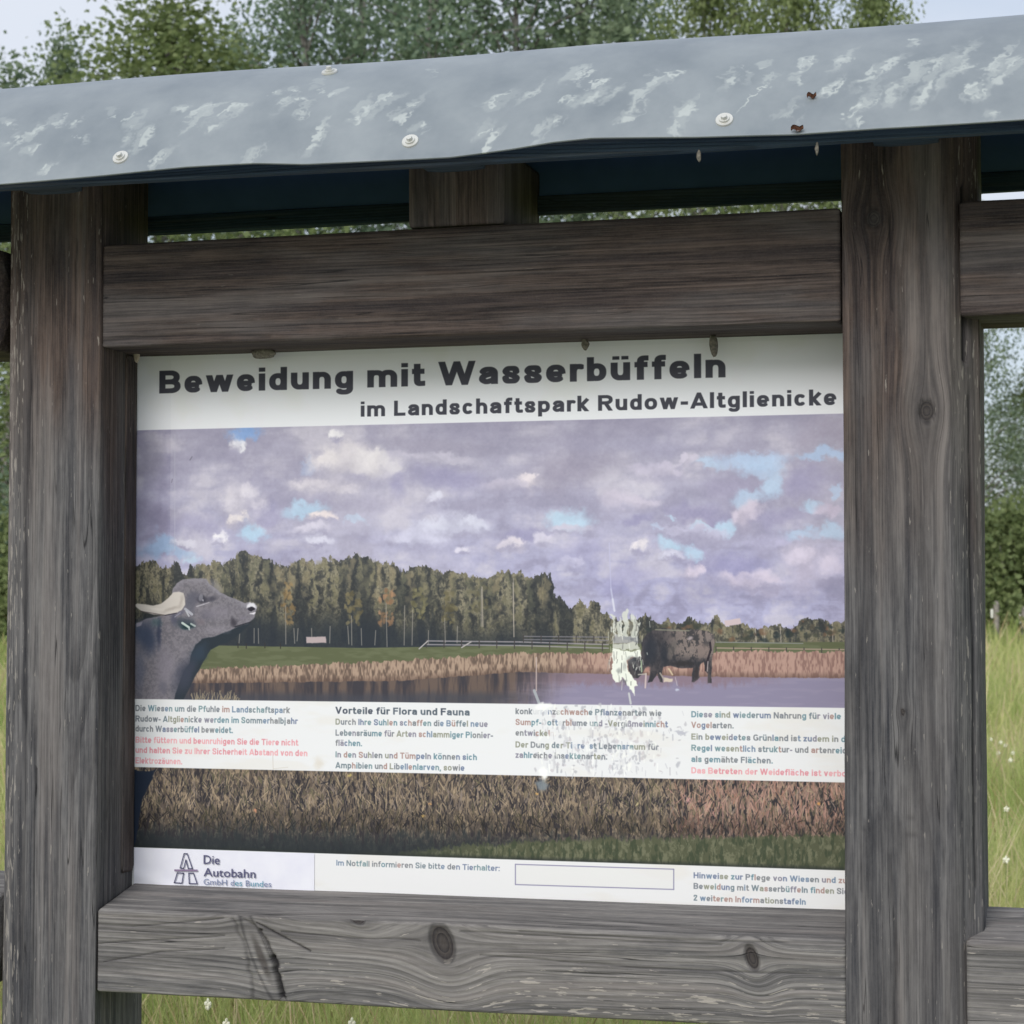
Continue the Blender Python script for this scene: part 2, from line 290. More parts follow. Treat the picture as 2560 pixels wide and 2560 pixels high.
put(m * (1 - sm(0, 14, d)) * sm(1600, 1500, PY[sl_]) * .35, (152, 150, 160), sl_)
def e1(x, y, rx, ry, c, a=.8, soft=.8, rot=0, warp=3): ell(*h1(x, y), rx / 4.6, ry / 4.6, c, a, soft, warp, rot, fine=3)
e1(230, 1180, 110, 210, (56, 66, 88), .9); e1(120, 1120, 90, 140, (60, 72, 96), .7); e1(350, 1120, 26, 210, (46, 54, 76), .8); e1(320, 1000, 60, 60, (56, 86, 92), .5)
e1(640, 1620, 130, 260, (60, 64, 80), .8, rot=.35); e1(120, 1560, 70, 260, (92, 98, 118), .6); e1(420, 1500, 120, 260, (126, 122, 134), .6); e1(400, 1750, 60, 100, (92, 92, 106), .6)
e1(820, 1340, 90, 150, (44, 58, 74), .9, rot=.5); e1(700, 1560, 70, 170, (54, 60, 76), .7, rot=.4)
e1(760, 720, 90, 80, (84, 84, 98), .75); e1(960, 730, 60, 34, (58, 58, 72), .8); e1(850, 740, 66, 46, (46, 46, 58), .95); e1(832, 725, 32, 38, (128, 128, 138), .8, .4); e1(860, 750, 10, 10, (190, 190, 200), .9)
line(*h1(790, 810), *h1(870, 785), 3.4, (176, 174, 182), .8); line(*h1(870, 785), *h1(930, 765), 3, (170, 168, 176), .8)
e1(1000, 600, 60, 130, (136, 133, 143), .5, rot=-.7); e1(700, 800, 60, 130, (84, 86, 100), .6); e1(900, 900, 90, 60, (98, 96, 110), .6); e1(1050, 880, 160, 90, (130, 126, 138), .5); e1(1000, 1070, 160, 50, (138, 134, 144), .5)
e1(640, 1000, 130, 70, (54, 64, 76), .9); e1(600, 890, 60, 22, (98, 98, 114), .9, rot=-.5); e1(660, 1040, 80, 36, (18, 44, 50), .95); e1(520, 960, 40, 70, (78, 80, 98), .8); e1(820, 980, 60, 50, (112, 104, 112), .7)
for a in [(625, 1000, 700, 1050, 5.5, (196, 210, 204)), (700, 1050, 705, 1075, 4, (180, 190, 190)), (725, 1010, 770, 1035, 4.5, (170, 182, 180)), (660, 840, 735, 900, 6.5, (170, 172, 182)), (670, 865, 700, 920, 4, (182, 184, 190)), (540, 930, 600, 885, 3, (134, 134, 150))]:
    line(*h1(a[0], a[1]), *h1(a[2], a[3]), a[4], a[5], .9)
e1(1415, 815, 56, 46, (214, 214, 222), .95, .4); e1(1410, 838, 44, 22, (30, 28, 40), 1, .4); e1(1430, 890, 34, 14, (220, 218, 226), .9, .5); e1(1220, 990, 44, 46, (54, 52, 62), .85); e1(1330, 940, 60, 34, (116, 112, 124), .6)
line(*h1(1230, 1045), *h1(1410, 990), 3.2, (34, 36, 46), .9); e1(1330, 800, 40, 30, (134, 132, 142), .6)
hx = [(60, 795), (110, 778), (170, 785), (290, 800), (380, 780), (470, 710), (520, 650), (590, 640), (640, 655), (655, 720), (660, 790), (620, 850), (560, 885), (430, 908), (280, 900), (170, 868), (110, 830)]
poly([h1(*p) for p in hx], (196, 190, 184), .6); e1(500, 850, 120, 24, (156, 148, 142), .6, rot=-.3); e1(610, 760, 24, 90, (162, 154, 148), .6, rot=.25); e1(300, 840, 110, 20, (214, 208, 202), .5, rot=.1)
line(*h1(150, 865), *h1(430, 912), 2.2, (64, 56, 60), .7); line(*h1(430, 912), *h1(560, 886), 2.4, (40, 36, 50), .8)
poly([h1(*p) for p in [(95, 1000), (165, 990), (150, 1030), (100, 1045)]], (150, 146, 160), 1, .9)
# --- grazing buffalo on the right
b2 = lambda x, y: (1480 + x / 5.52, 1480 + y / 5.52)
bf = [(690, 700), (730, 610), (820, 540), (950, 500), (1100, 515), (1300, 530), (1450, 515), (1600, 540), (1670, 590), (1690, 690), (1670, 850), (1650, 1000), (1645, 1255), (1590, 1255), (1600, 1130), (1565, 1090), (1545, 960), (1495, 1010), (1470, 1130), (1485, 1180), (1410, 1255), (1380, 1250), (1390, 1045), (1250, 1055), (1080, 1020), (990, 1040), (960, 1120), (975, 1255), (940, 1245), (900, 1120), (830, 1235), (778, 1245), (800, 1100), (740, 1050), (690, 1130), (640, 1190), (560, 1180), (510, 1080), (500, 960), (600, 890), (670, 870)]
sl_, m, x, y, d = poly([b2(*p) for p in bf], None, 1.5, ret=True)
put(m, (58, 56, 62), sl_); ln = fb(IH, IW, 200, 90, 5, .7)[sl_]
hi = sm(b2(900, 0)[0], b2(1300, 0)[0], x) * (1 - sm(b2(0, 820)[1], b2(0, 980)[1], y))
put(m * hi * .7, (96, 88, 86), sl_); put(m * hi * sm(.34, .58, ln), (134, 122, 117), sl_); put(m * sm(.52, .66, ln) * .4, (92, 86, 88), sl_); put(m * sm(.5, .36, ln) * .5, (34, 38, 46), sl_)
def e2(x, y, rx, ry, c, a=.8, soft=.7, rot=0): ell(*b2(x, y), rx / 5.52, ry / 5.52, c, a, soft, 2, rot, fine=3)
e2(800, 800, 110, 200, (36, 42, 54), .8); e2(980, 850, 60, 180, (30, 36, 48), .7); e2(1100, 780, 60, 140, (92, 88, 86), .6, rot=.3); e2(1340, 640, 40, 30, (178, 166, 168), .8); e2(1530, 820, 110, 110, (126, 112, 108), .7); e2(1600, 640, 70, 70, (124, 114, 112), .6)
e2(1250, 990, 160, 40, (40, 38, 42), .8); e2(1430, 1120, 30, 100, (46, 42, 46), .8)
for a in [(1630, 700, 1640, 800), (1640, 800, 1600, 920), (1600, 920, 1570, 1080)]: line(*b2(a[0], a[1]), *b2(a[2], a[3]), 5, (34, 28, 38), .9)
line(*b2(880, 520), *b2(1340, 535), 3.4, (128, 128, 114), .8); line(*b2(1600, 960), *b2(1590, 1090), 3, (170, 160, 160), .8)
# --- scraped place down to the white carrier
put_w = (226, 230, 220)
poly([b2(*p) for p in [(290, 780), (400, 790), (520, 800), (650, 800), (660, 900), (560, 910), (500, 960), (510, 1080), (560, 1180), (640, 1250), (650, 1300), (600, 1320), (575, 1430), (540, 1400), (500, 1260), (430, 1180), (400, 1270), (340, 1270), (290, 1180), (265, 1100), (280, 1000), (262, 900)]], put_w, 5)
poly([b2(*p) for p in [(285, 710), (640, 700), (650, 790), (290, 780)]], (196, 198, 190), 5, .9)
poly([b2(*p) for p in [(310, 580), (640, 610), (640, 700), (300, 700)]], (168, 170, 176), 4, .75)
for q in [[(235, 310), (305, 300), (320, 420), (325, 600), (300, 580), (290, 400)], [(410, 300), (480, 245), (490, 420), (490, 600), (420, 600), (430, 450)], [(538, 285), (605, 390), (610, 620), (550, 610), (540, 400)], [(340, 410), (395, 330), (400, 420), (410, 600), (340, 600)], [(620, 440), (665, 400), (650, 560), (615, 600)]]:
    poly([b2(*p) for p in q], (206, 210, 200), 6, .85)
for x, y, w, hh in [(540, 940, 70, 60), (540, 660, 30, 30), (450, 1030, 30, 60), (300, 660, 30, 40), (370, 1090, 40, 50), (520, 500, 30, 70), (440, 1230, 50, 30)]: e2(x, y, w, hh, (96, 100, 104), .5, .8)
for k in range(150):
    x_ = rr.choice([rr.gauss(300, 40), rr.gauss(450, 110), rr.gauss(640, 30)]); y_ = rr.uniform(280, 1330) ; w_ = rr.uniform(.9, 2.6); l_ = rr.uniform(20, 130)
    if y_ > 1100 and abs(x_ - 470) > 130: continue
    line(*b2(x_, y_), *b2(x_ + rr.uniform(-14, 14), y_ + l_), w_, rr.choice([(224, 228, 218), (206, 208, 200), (120, 122, 122), (74, 78, 78), (150, 150, 146), (232, 234, 226)]), rr.uniform(.4, .85))
line(*b2(262, -40), *b2(285, 100), 4, (184, 186, 212), .8); line(1523, 1357, *b2(262, -40), 2.6, (180, 180, 210), .75); line(*b2(285, 100), *b2(310, 260), 5, (204, 206, 222), .9)
line(*b2(680, 950), *b2(685, 1100), 3.6, (150, 168, 140), .8); e2(765, 1080, 40, 46, (170, 130, 120), .9); line(*b2(745, 1130), *b2(735, 1320), 4, (196, 180, 178), .9); line(*b2(640, 1140), *b2(745, 1130), 3, (186, 184, 176), .8)
line(*b2(510, 1400), *b2(535, 1540), 5, (196, 200, 200), .85); poly([b2(*p) for p in [(985, 1180), (1120, 1200), (1110, 1240), (990, 1250)]], (206, 194, 176), 2, .9); line(*b2(1060, 1060), *b2(1110, 1140), 4, (206, 190, 158), .8); line(*b2(940, 1120), *b2(990, 1200), 4, (168, 160, 150), .8)
line(*b2(1150, 1180), *b2(1175, 1290), 2.4, (176, 166, 176), .8); e2(1185, 1365, 34, 20, (190, 196, 214), .9)
line(*c4(272, 1630), *c4(272, 1790), 3, (186, 170, 166), .8); line(*c4(262, 1790), *c4(285, 1850), 7, (170, 178, 182), .8)
# --- white fields
yb = lambda z: 1
def band(z0, z1, col, x0=-9, x1=9, noise=.0):
    m = np.clip((gz - z0) / .0006 + .5, 0, 1) * np.clip((z1 - gz) / .0006 + .5, 0, 1) * (gx > x0) * (gx < x1)
    put(m.astype(np.float32), col)
# --- reed strip under the text
rs = ((gz < 1.3385) & (gz > 1.209))
rsl = (slice(int(np.argmax(rs[:, 0])), int(IH - np.argmax(rs[::-1, 0]))), slice(0, IW))
ry = (1.3385 - gz[rsl]) / (1.3385 - 1.209)
A = fb(IH, IW, 200, 90, 5, .75)[rsl]; B = fb(IH, IW, 260, 60, 4, .7)[rsl]
put(np.ones_like(A), (92, 82, 74), rsl)
put(sm(.5, .66, A), (142, 126, 106), rsl); put(sm(.5, .34, B) * .9, (42, 40, 46), rsl)
pk = sm(1640, 1800, PX[rsl] + (A - .5) * 200); put(pk * sm(.4, .6, B) * .6, (158, 124, 114), rsl)
for k in range(5200):
    x = rr.uniform(335, 2125); t = rr.random() ** .8; y0 = np.interp(x, [335, 2125], [1926, 1954]) + t * 150
    an = rr.gauss(0, .42); l_ = rr.uniform(7, 34); c = rr.choice([(150, 134, 112), (120, 106, 90), (168, 150, 126), (44, 42, 48), (38, 38, 46), (96, 92, 72), (132, 120, 112)])
    if x > 1680 and rr.random() < .5: c = rr.choice([(170, 132, 122), (150, 112, 96), (186, 150, 134)])
    if t > .65: c = tuple(v * (1.25 - t * .75) for v in c)
    line(x, y0, x + l_ * math.sin(an), y0 - l_ * math.cos(an), rr.uniform(1.4, 3), c, rr.uniform(.5, .95))
for x, y, c in [(870, 1940, (196, 178, 110)), (1075, 2010, (196, 150, 100)), (640, 2030, (200, 140, 110)), (1060, 2040, (180, 150, 90)), (1340, 1985, (206, 160, 90)), (2050, 2010, (206, 150, 90)), (1595, 2010, (196, 180, 140)), (655, 2115, (190, 180, 150)), (1720, 1998, (200, 150, 150))]:
    ell(x, y, 5, 4, c, .8, .6, 2)
d0 = sm(.6, .92, ry + (B - .5) * .5); put(d0 * (1 - sm(1500, 2050, PX[rsl]) * .3) * .85, (32, 40, 46), rsl)
gl = np.interp(PX[rsl], [330, 900, 1200, 1450, 1650, 2130], [2140, 2140, 2112, 2098, 2096, 2086]) + (A - .5) * 40
g_ = sm(-6, 6, PY[rsl] - gl) * sm(800, 1250, PX[rsl]); put(g_, (80, 84, 64), rsl); put(g_ * sm(.45, .65, A), (106, 108, 86), rsl); put(g_ * sm(.5, .36, B) * .7, (52, 62, 46), rsl)
put(sm(.94, 1, ry) * .7, (34, 40, 40), rsl)
poly([(330, 1925), (387, 1927), (372, 1962), (354, 1996), (348, 2050), (336, 2125), (320, 2125)], (30, 40, 56), 3)
band(1.8872, 2.1, (219, 222, 228)); band(1.3385, 1.4488, (222, 224, 226)); band(1.0, 1.209, (222, 223, 224))
# --- white-field wear: stains, scratches, flecks in the third column
c9 = lambda x, y: (1250 + x / 3.864, 1700 + y / 3.864)
for k in range(300):
    x = rr.gauss(1000, 360); y = rr.uniform(240, 900)
    if not 320 < x < 1850: continue
    if rr.random() < .55: ell(*c9(x, y), rr.uniform(2, 6), rr.uniform(2, 7), rr.choice([(184, 184, 190), (172, 174, 182), (196, 192, 197)]), .8, .5, 5, fine=3)
    else: a, b = c9(x, y); line(a, b, a + rr.uniform(-5, 5), b + rr.uniform(4, 16), rr.uniform(1.5, 3), (192, 194, 200), .7)
for x, y, w, hh in [(870, 500, 12, 70), (860, 820, 14, 90), (1200, 820, 14, 100), (1260, 520, 12, 60), (545, 800, 8, 90), (640, 560, 10, 60)]: ell(*c9(x, y), w / 2, hh / 4, (196, 197, 202), .7, .6, 6)
ell(*c9(1740, 510), 16, 5, (178, 180, 190), .9, .5, 5); ell(*c9(400, 260), 22, 10, (240, 242, 240), .9, .6, 6); ell(*c9(440, 900), 14, 16, (240, 242, 240), .9, .6, 6); ell(*c9(420, 1010), 18, 16, (120, 132, 142), .8, .5, 8)
ell(800, 1910, 14, 18, (206, 198, 184), .6, .8, 4); line(682, 1890, 683, 1922, 1.5, (176, 166, 156), .6); line(683, 1922, 720, 1918, 1.5, (180, 172, 160), .5)
put(sm(.55, .75, fb(IH, IW, 12, 9, 5)) * (gz > 1.887) * .25, (206, 208, 196)); put(sm(.55, .75, fb(IH, IW, 10, 30, 5)) * ((gz < 1.4488) & (gz > 1.3385) | (gz < 1.209)) * .25, (212, 206, 192))
# loose cover film starting right of the left edge lightens the print a little
put(((gx > -.523) & (gz < 2.0)).astype(np.float32) * sm(1.58, 1.78, gz) * .11, (255, 255, 255)); line(437, 1086, 437, 1375, 1.6, (186, 186, 198), .5)
line(475, 1150, 480, 1142, 3, (110, 108, 124), .7); line(431, 1198, 429, 1206, 3, (120, 116, 134), .6)
# entry box
q = [(1200 + x / 2.0337, 1700 + y / 2.0337) for x, y in [(180, 937), (985, 962), (985, 1065), (180, 1040)]]
poly(q, (219, 219, 218), 0, .6)
for i in range(4): line(*q[i], *q[(i + 1) % 4], 2.6, (132, 130, 158), .95)
# ---- lettering: a small stroke-built grotesque, rasterised into the print
def se(l, r, b, t, a0, a1, n=22, p=2.35):
    A_ = [math.radians(a0 + (a1 - a0) * i / n) for i in range(n + 1)]; cx, cy, rx, ry_ = (l + r) / 2, (b + t) / 2, (r - l) / 2, (t - b) / 2
    return [(cx + rx * math.copysign(abs(math.cos(q)) ** (2 / p), math.cos(q)), cy + ry_ * math.copysign(abs(math.sin(q)) ** (2 / p), math.sin(q))) for q in A_]
def crm(P, n=6):
    o = []; P = [P[0]] + list(P) + [P[-1]]
    for i in range(1, len(P) - 2):
        a_, b__, c__, d__ = [np.array(q, float) for q in P[i - 1:i + 3]]
        for k in range(n): t = k / n; o.append(tuple(.5 * (2 * b__ + (c__ - a_) * t + (2 * a_ - 5 * b__ + 4 * c__ - d__) * t * t + (3 * b__ - a_ - 3 * c__ + d__) * t ** 3)))
    return o + [P[-2]]
def glyph(ch, w):
    h_ = w / 2; X = .735; t = X - h_; b = h_; A_ = 1 - h_; D = -.27 + h_; e = .3
    um = ch in 'äöüÄÖÜ'; ch0 = ch; ch = {'ä': 'a', 'ö': 'o', 'ü': 'u'}.get(ch, ch)
    V = lambda x, y0, y1: [(x, y0), (x, y1)]
    W_ = {'m': .98, 'w': .92, 'i': w, 'l': w, 'j': w + .1, 'r': .40, 'f': .40, 't': .40, 's': .56, 'k': .58, 'c': .58, 'v': .60, 'z': .52, 'a': .60, 'e': .61, 'o': .64, 'W': 1.16, 'B': .74, 'L': .62, 'R': .76, 'A': .82, 'P': .70, 'S': .70, 'D': .76, 'V': .76, 'F': .62, 'I': w, 'T': .70, 'N': .76, 'E': .66, 'H': .76, 'G': .78, '2': .58, '.': w, ',': w, ':': w, '-': .36, 'ß': .62, ' ': .20, 'y': .6, 'p': .62}.get(ch, .60)
    l, r = h_, W_ - h_; m = W_ / 2; S_ = []; lo, hi = 0., X
    if ch in 'bdpgoq': S_.append(se(l, r, b, t, 0, 360, 30))
    if ch in 'bhk': S_.append(V(l, 0, 1)); hi = 1
    if ch == 'l': S_.append(V(l, 0, 1)); hi = 1
    if ch == 'd': S_.append(V(r, 0, 1)); hi = 1
    if ch == 'p': S_.append(V(l, -.27, X)); lo = -.27
    if ch == 'g': S_.append([(r, X), (r, -.02)] ); S_.append(se(l, r, D, .16, 0, -150, 14)); lo = -.27
    if ch in 'nhr': S_.append(V(l, 0, X if ch != 'h' else 1))
    if ch in 'nh': S_.append(se(l, r, t - .5, t, 180, 0)); S_.append(V(r, 0, t - .25))
    if ch == 'r': S_.append(se(l, r + .16, t - .5, t, 180, 62))
    if ch == 'u': S_.append(se(l, r, b, b + .5, 180, 360)); S_.append(V(l, b + .25, X)); S_.append(V(r, 0, X))
    if ch == 'm':
        S_ += [V(l, 0, X), se(l, m, t - .44, t, 180, 0), V(m, 0, t - .22), se(m, r, t - .44, t, 180, 0), V(r, 0, t - .22)]
    if ch in 'ij': S_.append(V(l, 0, X)); S_.append(V(l, 1 - max(w * .8, .12), 1)); hi = 1
    if ch == 'j': S_.append([(l, .05), (l, -.12), (l - .1, -.2)]); lo = -.27
    if ch == 'e': S_ += [[(l, X * .47), (r, X * .47)], se(l, r, b, t, -2, 318)]
    if ch == 'c': S_.append(se(l, r, b, t, 42, 318))
    if ch == 'a': S_ += [se(l, r, t - .36, t, 162, 0), V(r, 0, t - .17), crm([(r, X * .60), (m, X * .55), (l + .03, X * .44), (l, X * .27), (l + .07, b + .02), (m - .04, b), (r - .04, b + .08), (r, b + .2)])]
    if ch == 's': S_.append(crm([(r - .01, t - .15), (m + .12, t - .01), (m - .08, t), (l + .01, t - .11), (l + .08, X * .56), (m, X * .5), (r - .08, X * .43), (r, b + .12), (m + .1, b), (m - .12, b + .01), (l, b + .15)]))
    if ch == 'f': S_ += [crm([(W_, A_), (W_ * .70, A_), (W_ * .5, A_ - .05), (W_ * .45, A_ - .17)]), V(W_ * .45, 0, A_ - .15), [(0, t), (W_, t)]]; hi = 1
    if ch == 't': S_ += [V(W_ * .42, b + .14, .95), crm([(W_ * .42, b + .16), (W_ * .47, b + .04), (W_ * .66, b), (W_, b + .01)]), [(0, t), (W_, t)]]; hi = .95
    if ch == 'k': S_ += [[(r + .06, X + .05), (l, .26)], [(l + .14, .36), (r + .05, -.05)]]
    if ch == 'v': S_ += [[(l - .02, X + .05), (m, .02), (r + .02, X + .05)]]
    if ch == 'w': S_ += [[(l - .02, X + .05), (W_ * .29, .03), (m, X), (W_ * .71, .03), (r + .02, X + .05)]]
    if ch == 'z': S_ += [[(0, t), (W_, t)], [(0, b), (W_, b)], [(r, t), (l, b)]]
    if ch == 'ß': S_ += [V(l, 0, .8), se(l, r - .05, .55, A_, 180, 0, 12), crm([(r - .05, .78), (m + .05, .6), (r - .02, .42), (r, .22), (m + .1, b), (m, b + .02)])]; hi = 1
    if ch.isupper() or ch == '2': hi = 1
    if ch in 'BDEFHLNPRIT' and ch not in 'T': S_.append(V(l, 0, 1))
    if ch in 'PRB': S_ += [[(l, A_), (m, A_)], [(l, .5), (m, .5)], se(m - (r - m), r - (.03 if ch == 'B' else 0), .5, A_, -90, 90, 14)]
    if ch == 'B': S_ += [[(l, b), (m, b)], se(m - (r - m), r, b, .5, -90, 90, 14)]
    if ch == 'R': S_.append([(m, .5), (r + .02, -.05)])
    if ch == 'D': S_ += [[(l, b), (m * .8, b)], [(l, A_), (m * .8, A_)], se(m * .8 - (r - m * .8), r, b, A_, -90, 90, 18)]
    if ch in 'EF': S_ += [[(0, A_), (W_, A_)], [(0, .52), (W_ * .92, .52)]]
    if ch in 'EL': S_.append([(0, b), (W_, b)])
    if ch == 'H': S_ += [V(r, 0, 1), [(l, .52), (r, .52)]]
    if ch == 'N': S_ += [V(r, 0, 1), [(l, 1), (r, 0)]]
    if ch == 'T': S_ += [V(m, 0, 1), [(0, A_), (W_, A_)]]
    if ch == 'A': S_ += [[(l - .05, -.05), (m, .97), (r + .05, -.05)], [(.18, .27), (W_ - .18, .27)]]
    if ch == 'V': S_ += [[(l - .04, 1.05), (m, .04), (r + .04, 1.05)]]
    if ch == 'W': S_ += [[(l - .03, 1.05), (W_ * .28, .04), (m, .97), (W_ * .72, .04), (r + .03, 1.05)]]
    if ch == 'S': S_.append(crm([(r, A_ - .2), (r - .08, A_ - .04), (m, A_), (l + .08, A_ - .04), (l + .01, A_ - .2), (l + .1, .58), (m, .5), (r - .08, .42), (r, .24), (r - .08, b + .04), (m, b), (l + .07, b + .04), (l, b + .2)]))
    if ch == 'G': S_ += [se(l, r, b, A_, 40, 340), [(m + .05, .47), (r, .47)], V(r, .1, .47)]
    if ch == '2': S_ += [crm([(l, .72), (l + .05, .88), (m, A_), (r - .02, .86), (r - .02, .68), (m, .42), (l, b + .02)]), [(0, b), (W_, b)]]
    if ch in '.:': S_.append(V(l, 0, max(w, .14)))
    if ch == ',': S_.append([(l, .12), (l - .04, -.16)]); lo = -.2
    if ch == ':': S_.append(V(l, X - max(w, .14), X))
    if ch == '-': S_.append([(0, .36), (W_, .36)])
    if um:
        q = max(w * .8, .11); S_ += [V(W_ * .5 - .14, .86, .86 + q), V(W_ * .5 + .14, .86, .86 + q)]; hi = 1
    return W_, S_, lo, hi
RT = random.Random(9)
def write(s, x0, x1, yb_, cap, inks, w, gap=.13, fit=None, pale=(), alpha=1.):
    A, B_, C_ = bp(x0, yb_, 0), bp(x1, yb_, 0), bp(x0, yb_ - cap, 0)
    adv = lambda q: sum(glyph(c, w)[0] + gap for c in q) - gap
    sx = (B_[0] - A[0]) / adv(fit or s); sy = C_[2] - A[2]; x = A[0]; run = 0; px_ = (BX1 - BX0) / IW
    for i, ch in enumerate(s):
        W_, S_, lo, hi = glyph(ch, w)
        if run <= 0: col = RT.choice(inks); run = RT.choice([1, 1, 2, 2, 3])
        run -= 1
        if S_ and x + W_ * sx < BX1:
            iy0 = int((BZ1 - (A[2] + (hi + .05) * sy)) / px_) - 1; iy1 = int((BZ1 - (A[2] + (lo - .05) * sy)) / px_) + 2; ix0 = int((x - BX0) / px_) - 2; ix1 = int((x + W_ * sx - BX0) / px_) + 3
            sl = (slice(max(0, iy0), min(IH, iy1)), slice(max(0, ix0), min(IW, ix1))); ux = (gx[sl] - x) / sx; uy = (gz[sl] - A[2]) / sy
            best = np.full(ux.shape, 9.)
            for P in S_:
                n = len(P)
                for k in range(n - 1):
                    ex, ey = P[k + 1][0] - P[k][0], P[k + 1][1] - P[k][1]; L2 = ex * ex + ey * ey
                    if L2 < 1e-9: continue
                    t = ((ux - P[k][0]) * ex + (uy - P[k][1]) * ey) / L2; tc_ = np.clip(t, 0, 1); d = np.hypot(ux - P[k][0] - tc_ * ex, uy - P[k][1] - tc_ * ey)
                    if k == 0: d = np.where(t < 0, np.maximum(d, w / 2 - t * math.sqrt(L2)), d)
                    if k == n - 2: d = np.where(t > 1, np.maximum(d, w / 2 + (t - 1) * math.sqrt(L2)), d)
                    best = np.minimum(best, d)
            pu = px_ / sy; mk = np.clip((w / 2 - best) / pu + .5, 0, 1) * np.clip((uy - lo) / pu + .5, 0, 1) * np.clip((hi - uy) / pu + .5, 0, 1)
            put((mk * alpha * (.15 if i in pale else 1)).astype(np.float32), col, sl)
        x += (W_ + gap) * sx
C_T = [(54, 56, 68)]; C_P = [(216, 140, 150), (222, 152, 160), (210, 128, 140)]; C_H = [(62, 74, 86), (72, 84, 96), (54, 62, 76)]
C_B = [tuple(.55 * v + .45 * (102 + 6 * i) for i, v in enumerate(q)) for q in [(92, 118, 130), (104, 112, 124), (76, 138, 156), (94, 130, 174), (116, 118, 122), (196, 134, 118), (148, 150, 116), (84, 106, 156), (128, 120, 146), (96, 146, 152), (104, 110, 118)]]
write('Beweidung mit Wasserbüffeln', 398, 1814, 984, 57, C_T, .215, .135)
write('im Landschaftspark Rudow-Altglienicke', 902, 2091, 1042, 38, C_T, .205, .15)
q1 = lambda x, y: (300 + x / 3.864, 1700 + y / 3.864); q2 = lambda x, y: (800 + x / 3.864, 1700 + y / 3.864); q3 = lambda x, y: (1250 + x / 3.864, 1700 + y / 3.864); q4 = lambda x, y: (1700 + x / 4.293, 1700 + y / 4.293)
def ln(q, s, x0, x1, y, inks=C_B, cap=15.5, w=.19, fit=None, pale=()):
    a_, yb_ = q(x0, y); b__, _ = q(x1, y); write(s, a_, b__, yb_, cap, inks, w, .12, fit, pale, .88)
for s, x1, y, ik in [('Die Wiesen um die Pfuhle im Landschaftspark', 1640, 300, C_B), ('Rudow- Altglienicke werden im Sommerhalbjahr', 1715, 402, C_B), ('durch Wasserbüffel beweidet.', 1090, 498, C_B),
                     ('Bitte füttern und beunruhigen Sie die Tiere nicht', 1720, 606, C_P), ('und halten Sie zu Ihrer Sicherheit Abstand von den', 1810, 704, C_P), ('Elektrozäunen.', 600, 806, C_P)]: ln(q1, s, 150, x1, y, ik)
ln(q2, 'Vorteile für Flora und Fauna', 150, 1445, 326, C_H, 17.5, .2)
for s, x1, y in [('Durch Ihre Suhlen schaffen die Büffel neue', 1620, 432), ('Lebensräume für Arten schlammiger Pionier-', 1670, 538), ('flächen.', 405, 636), ('In den Suhlen und Tümpeln können sich', 1515, 748), ('Amphibien und Libellenlarven, sowie', 1395, 852)]: ln(q2, s, 150, x1, y)
ln(q3, 'konkurrenzschwache Pflanzenarten wie', 150, 1560, 330, pale=(4, 5, 6, 7))
for s, x1, y, pl in [('Sumpf-Dotterblume und -Vergißmeinnicht', 1620, 435, (6, 10)), ('entwickeln.', 540, 538, (9, 10)), ('Der Dung der Tiere ist Lebensraum für', 1530, 652, (15, 19)), ('zahlreiche Insektenarten.', 1035, 752, (10,))]: ln(q3, s, 150, x1, y, pale=pl)
for s, x1, y, ik, ft in [('Diese sind wiederum Nahrung für viele', 1727, 400, C_B, None), ('Vogelarten.', 575, 514, C_B, None), ('Ein beweidetes Grünland ist zudem in der', 1775, 640, C_B, 'Ein beweidetes Grünland ist zudem in d'), ('Regel wesentlich struktur- und artenreicher', 1785, 760, C_B, 'Regel wesentlich struktur- und artenreic'),
                         ('als gemähte Flächen.', 995, 880, C_B, None), ('Das Betreten der Weidefläche ist verboten.', 1785, 1002, C_P, 'Das Betreten der Weidefläche ist verbo')]: ln(q4, s, 122, x1, y, ik, fit=ft)
write('Im Notfall informieren Sie bitte den Tierhalter:', 841, 1249, 2164, 14.5, C_B, .165, alpha=.92)
q6 = lambda x, y: (1200 + x / 2.0337, 1700 + y / 2.0337)
ln(q6, 'Hinweise zur Pflege von Wiesen und zur', 1086, 1866, 1008, C_B, 15, .19, 'Hinweise zur Pflege von Wiesen und zu'); ln(q6, 'Beweidung mit Wasserbüffeln finden Sie auf', 1086, 1872, 1062, C_B, 15, .19, 'Beweidung mit Wasserbüffeln finden Sie'); ln(q6, '2 weiteren Informationstafeln', 1086, 1656, 1122, C_B, 15, .19)
for k in range(70):
    x = RT.choice([RT.gauss(860, 40), RT.gauss(1210, 50), RT.gauss(640, 60), RT.uniform(400, 1700)]); y = RT.uniform(420, 860); a_, b__ = q3(x, y); l_ = RT.uniform(4, 22)
    line(a_, b__, a_ + RT.uniform(-2, 2), min(b__ + l_, 1944), RT.uniform(1.5, 4.5), RT.choice([(176, 178, 186), (188, 188, 194), (168, 170, 178), (238, 240, 238)]), RT.uniform(.4, .85))
for k in range(60):      # white abrasion across the third column's letters
    x = RT.choice([RT.gauss(430, 60), RT.gauss(1200, 80), RT.uniform(400, 1500)]); y = RT.uniform(240, 880); a_, b__ = q3(x, y)
    ell(a_, b__, RT.uniform(2, 5), RT.uniform(3, 9), (234, 236, 232), RT.uniform(.4, .8), .6, 4, fine=3)
IMG[:] = np.clip(IMG, 0, 255)
im = bpy.data.images.new('print', IW, IH); buf = np.ones((IH, IW, 4), np.float32); buf[..., :3] = IMG[::-1] / 255.
im.pixels.foreach_set(buf.ravel()); im.update(); im.pack()

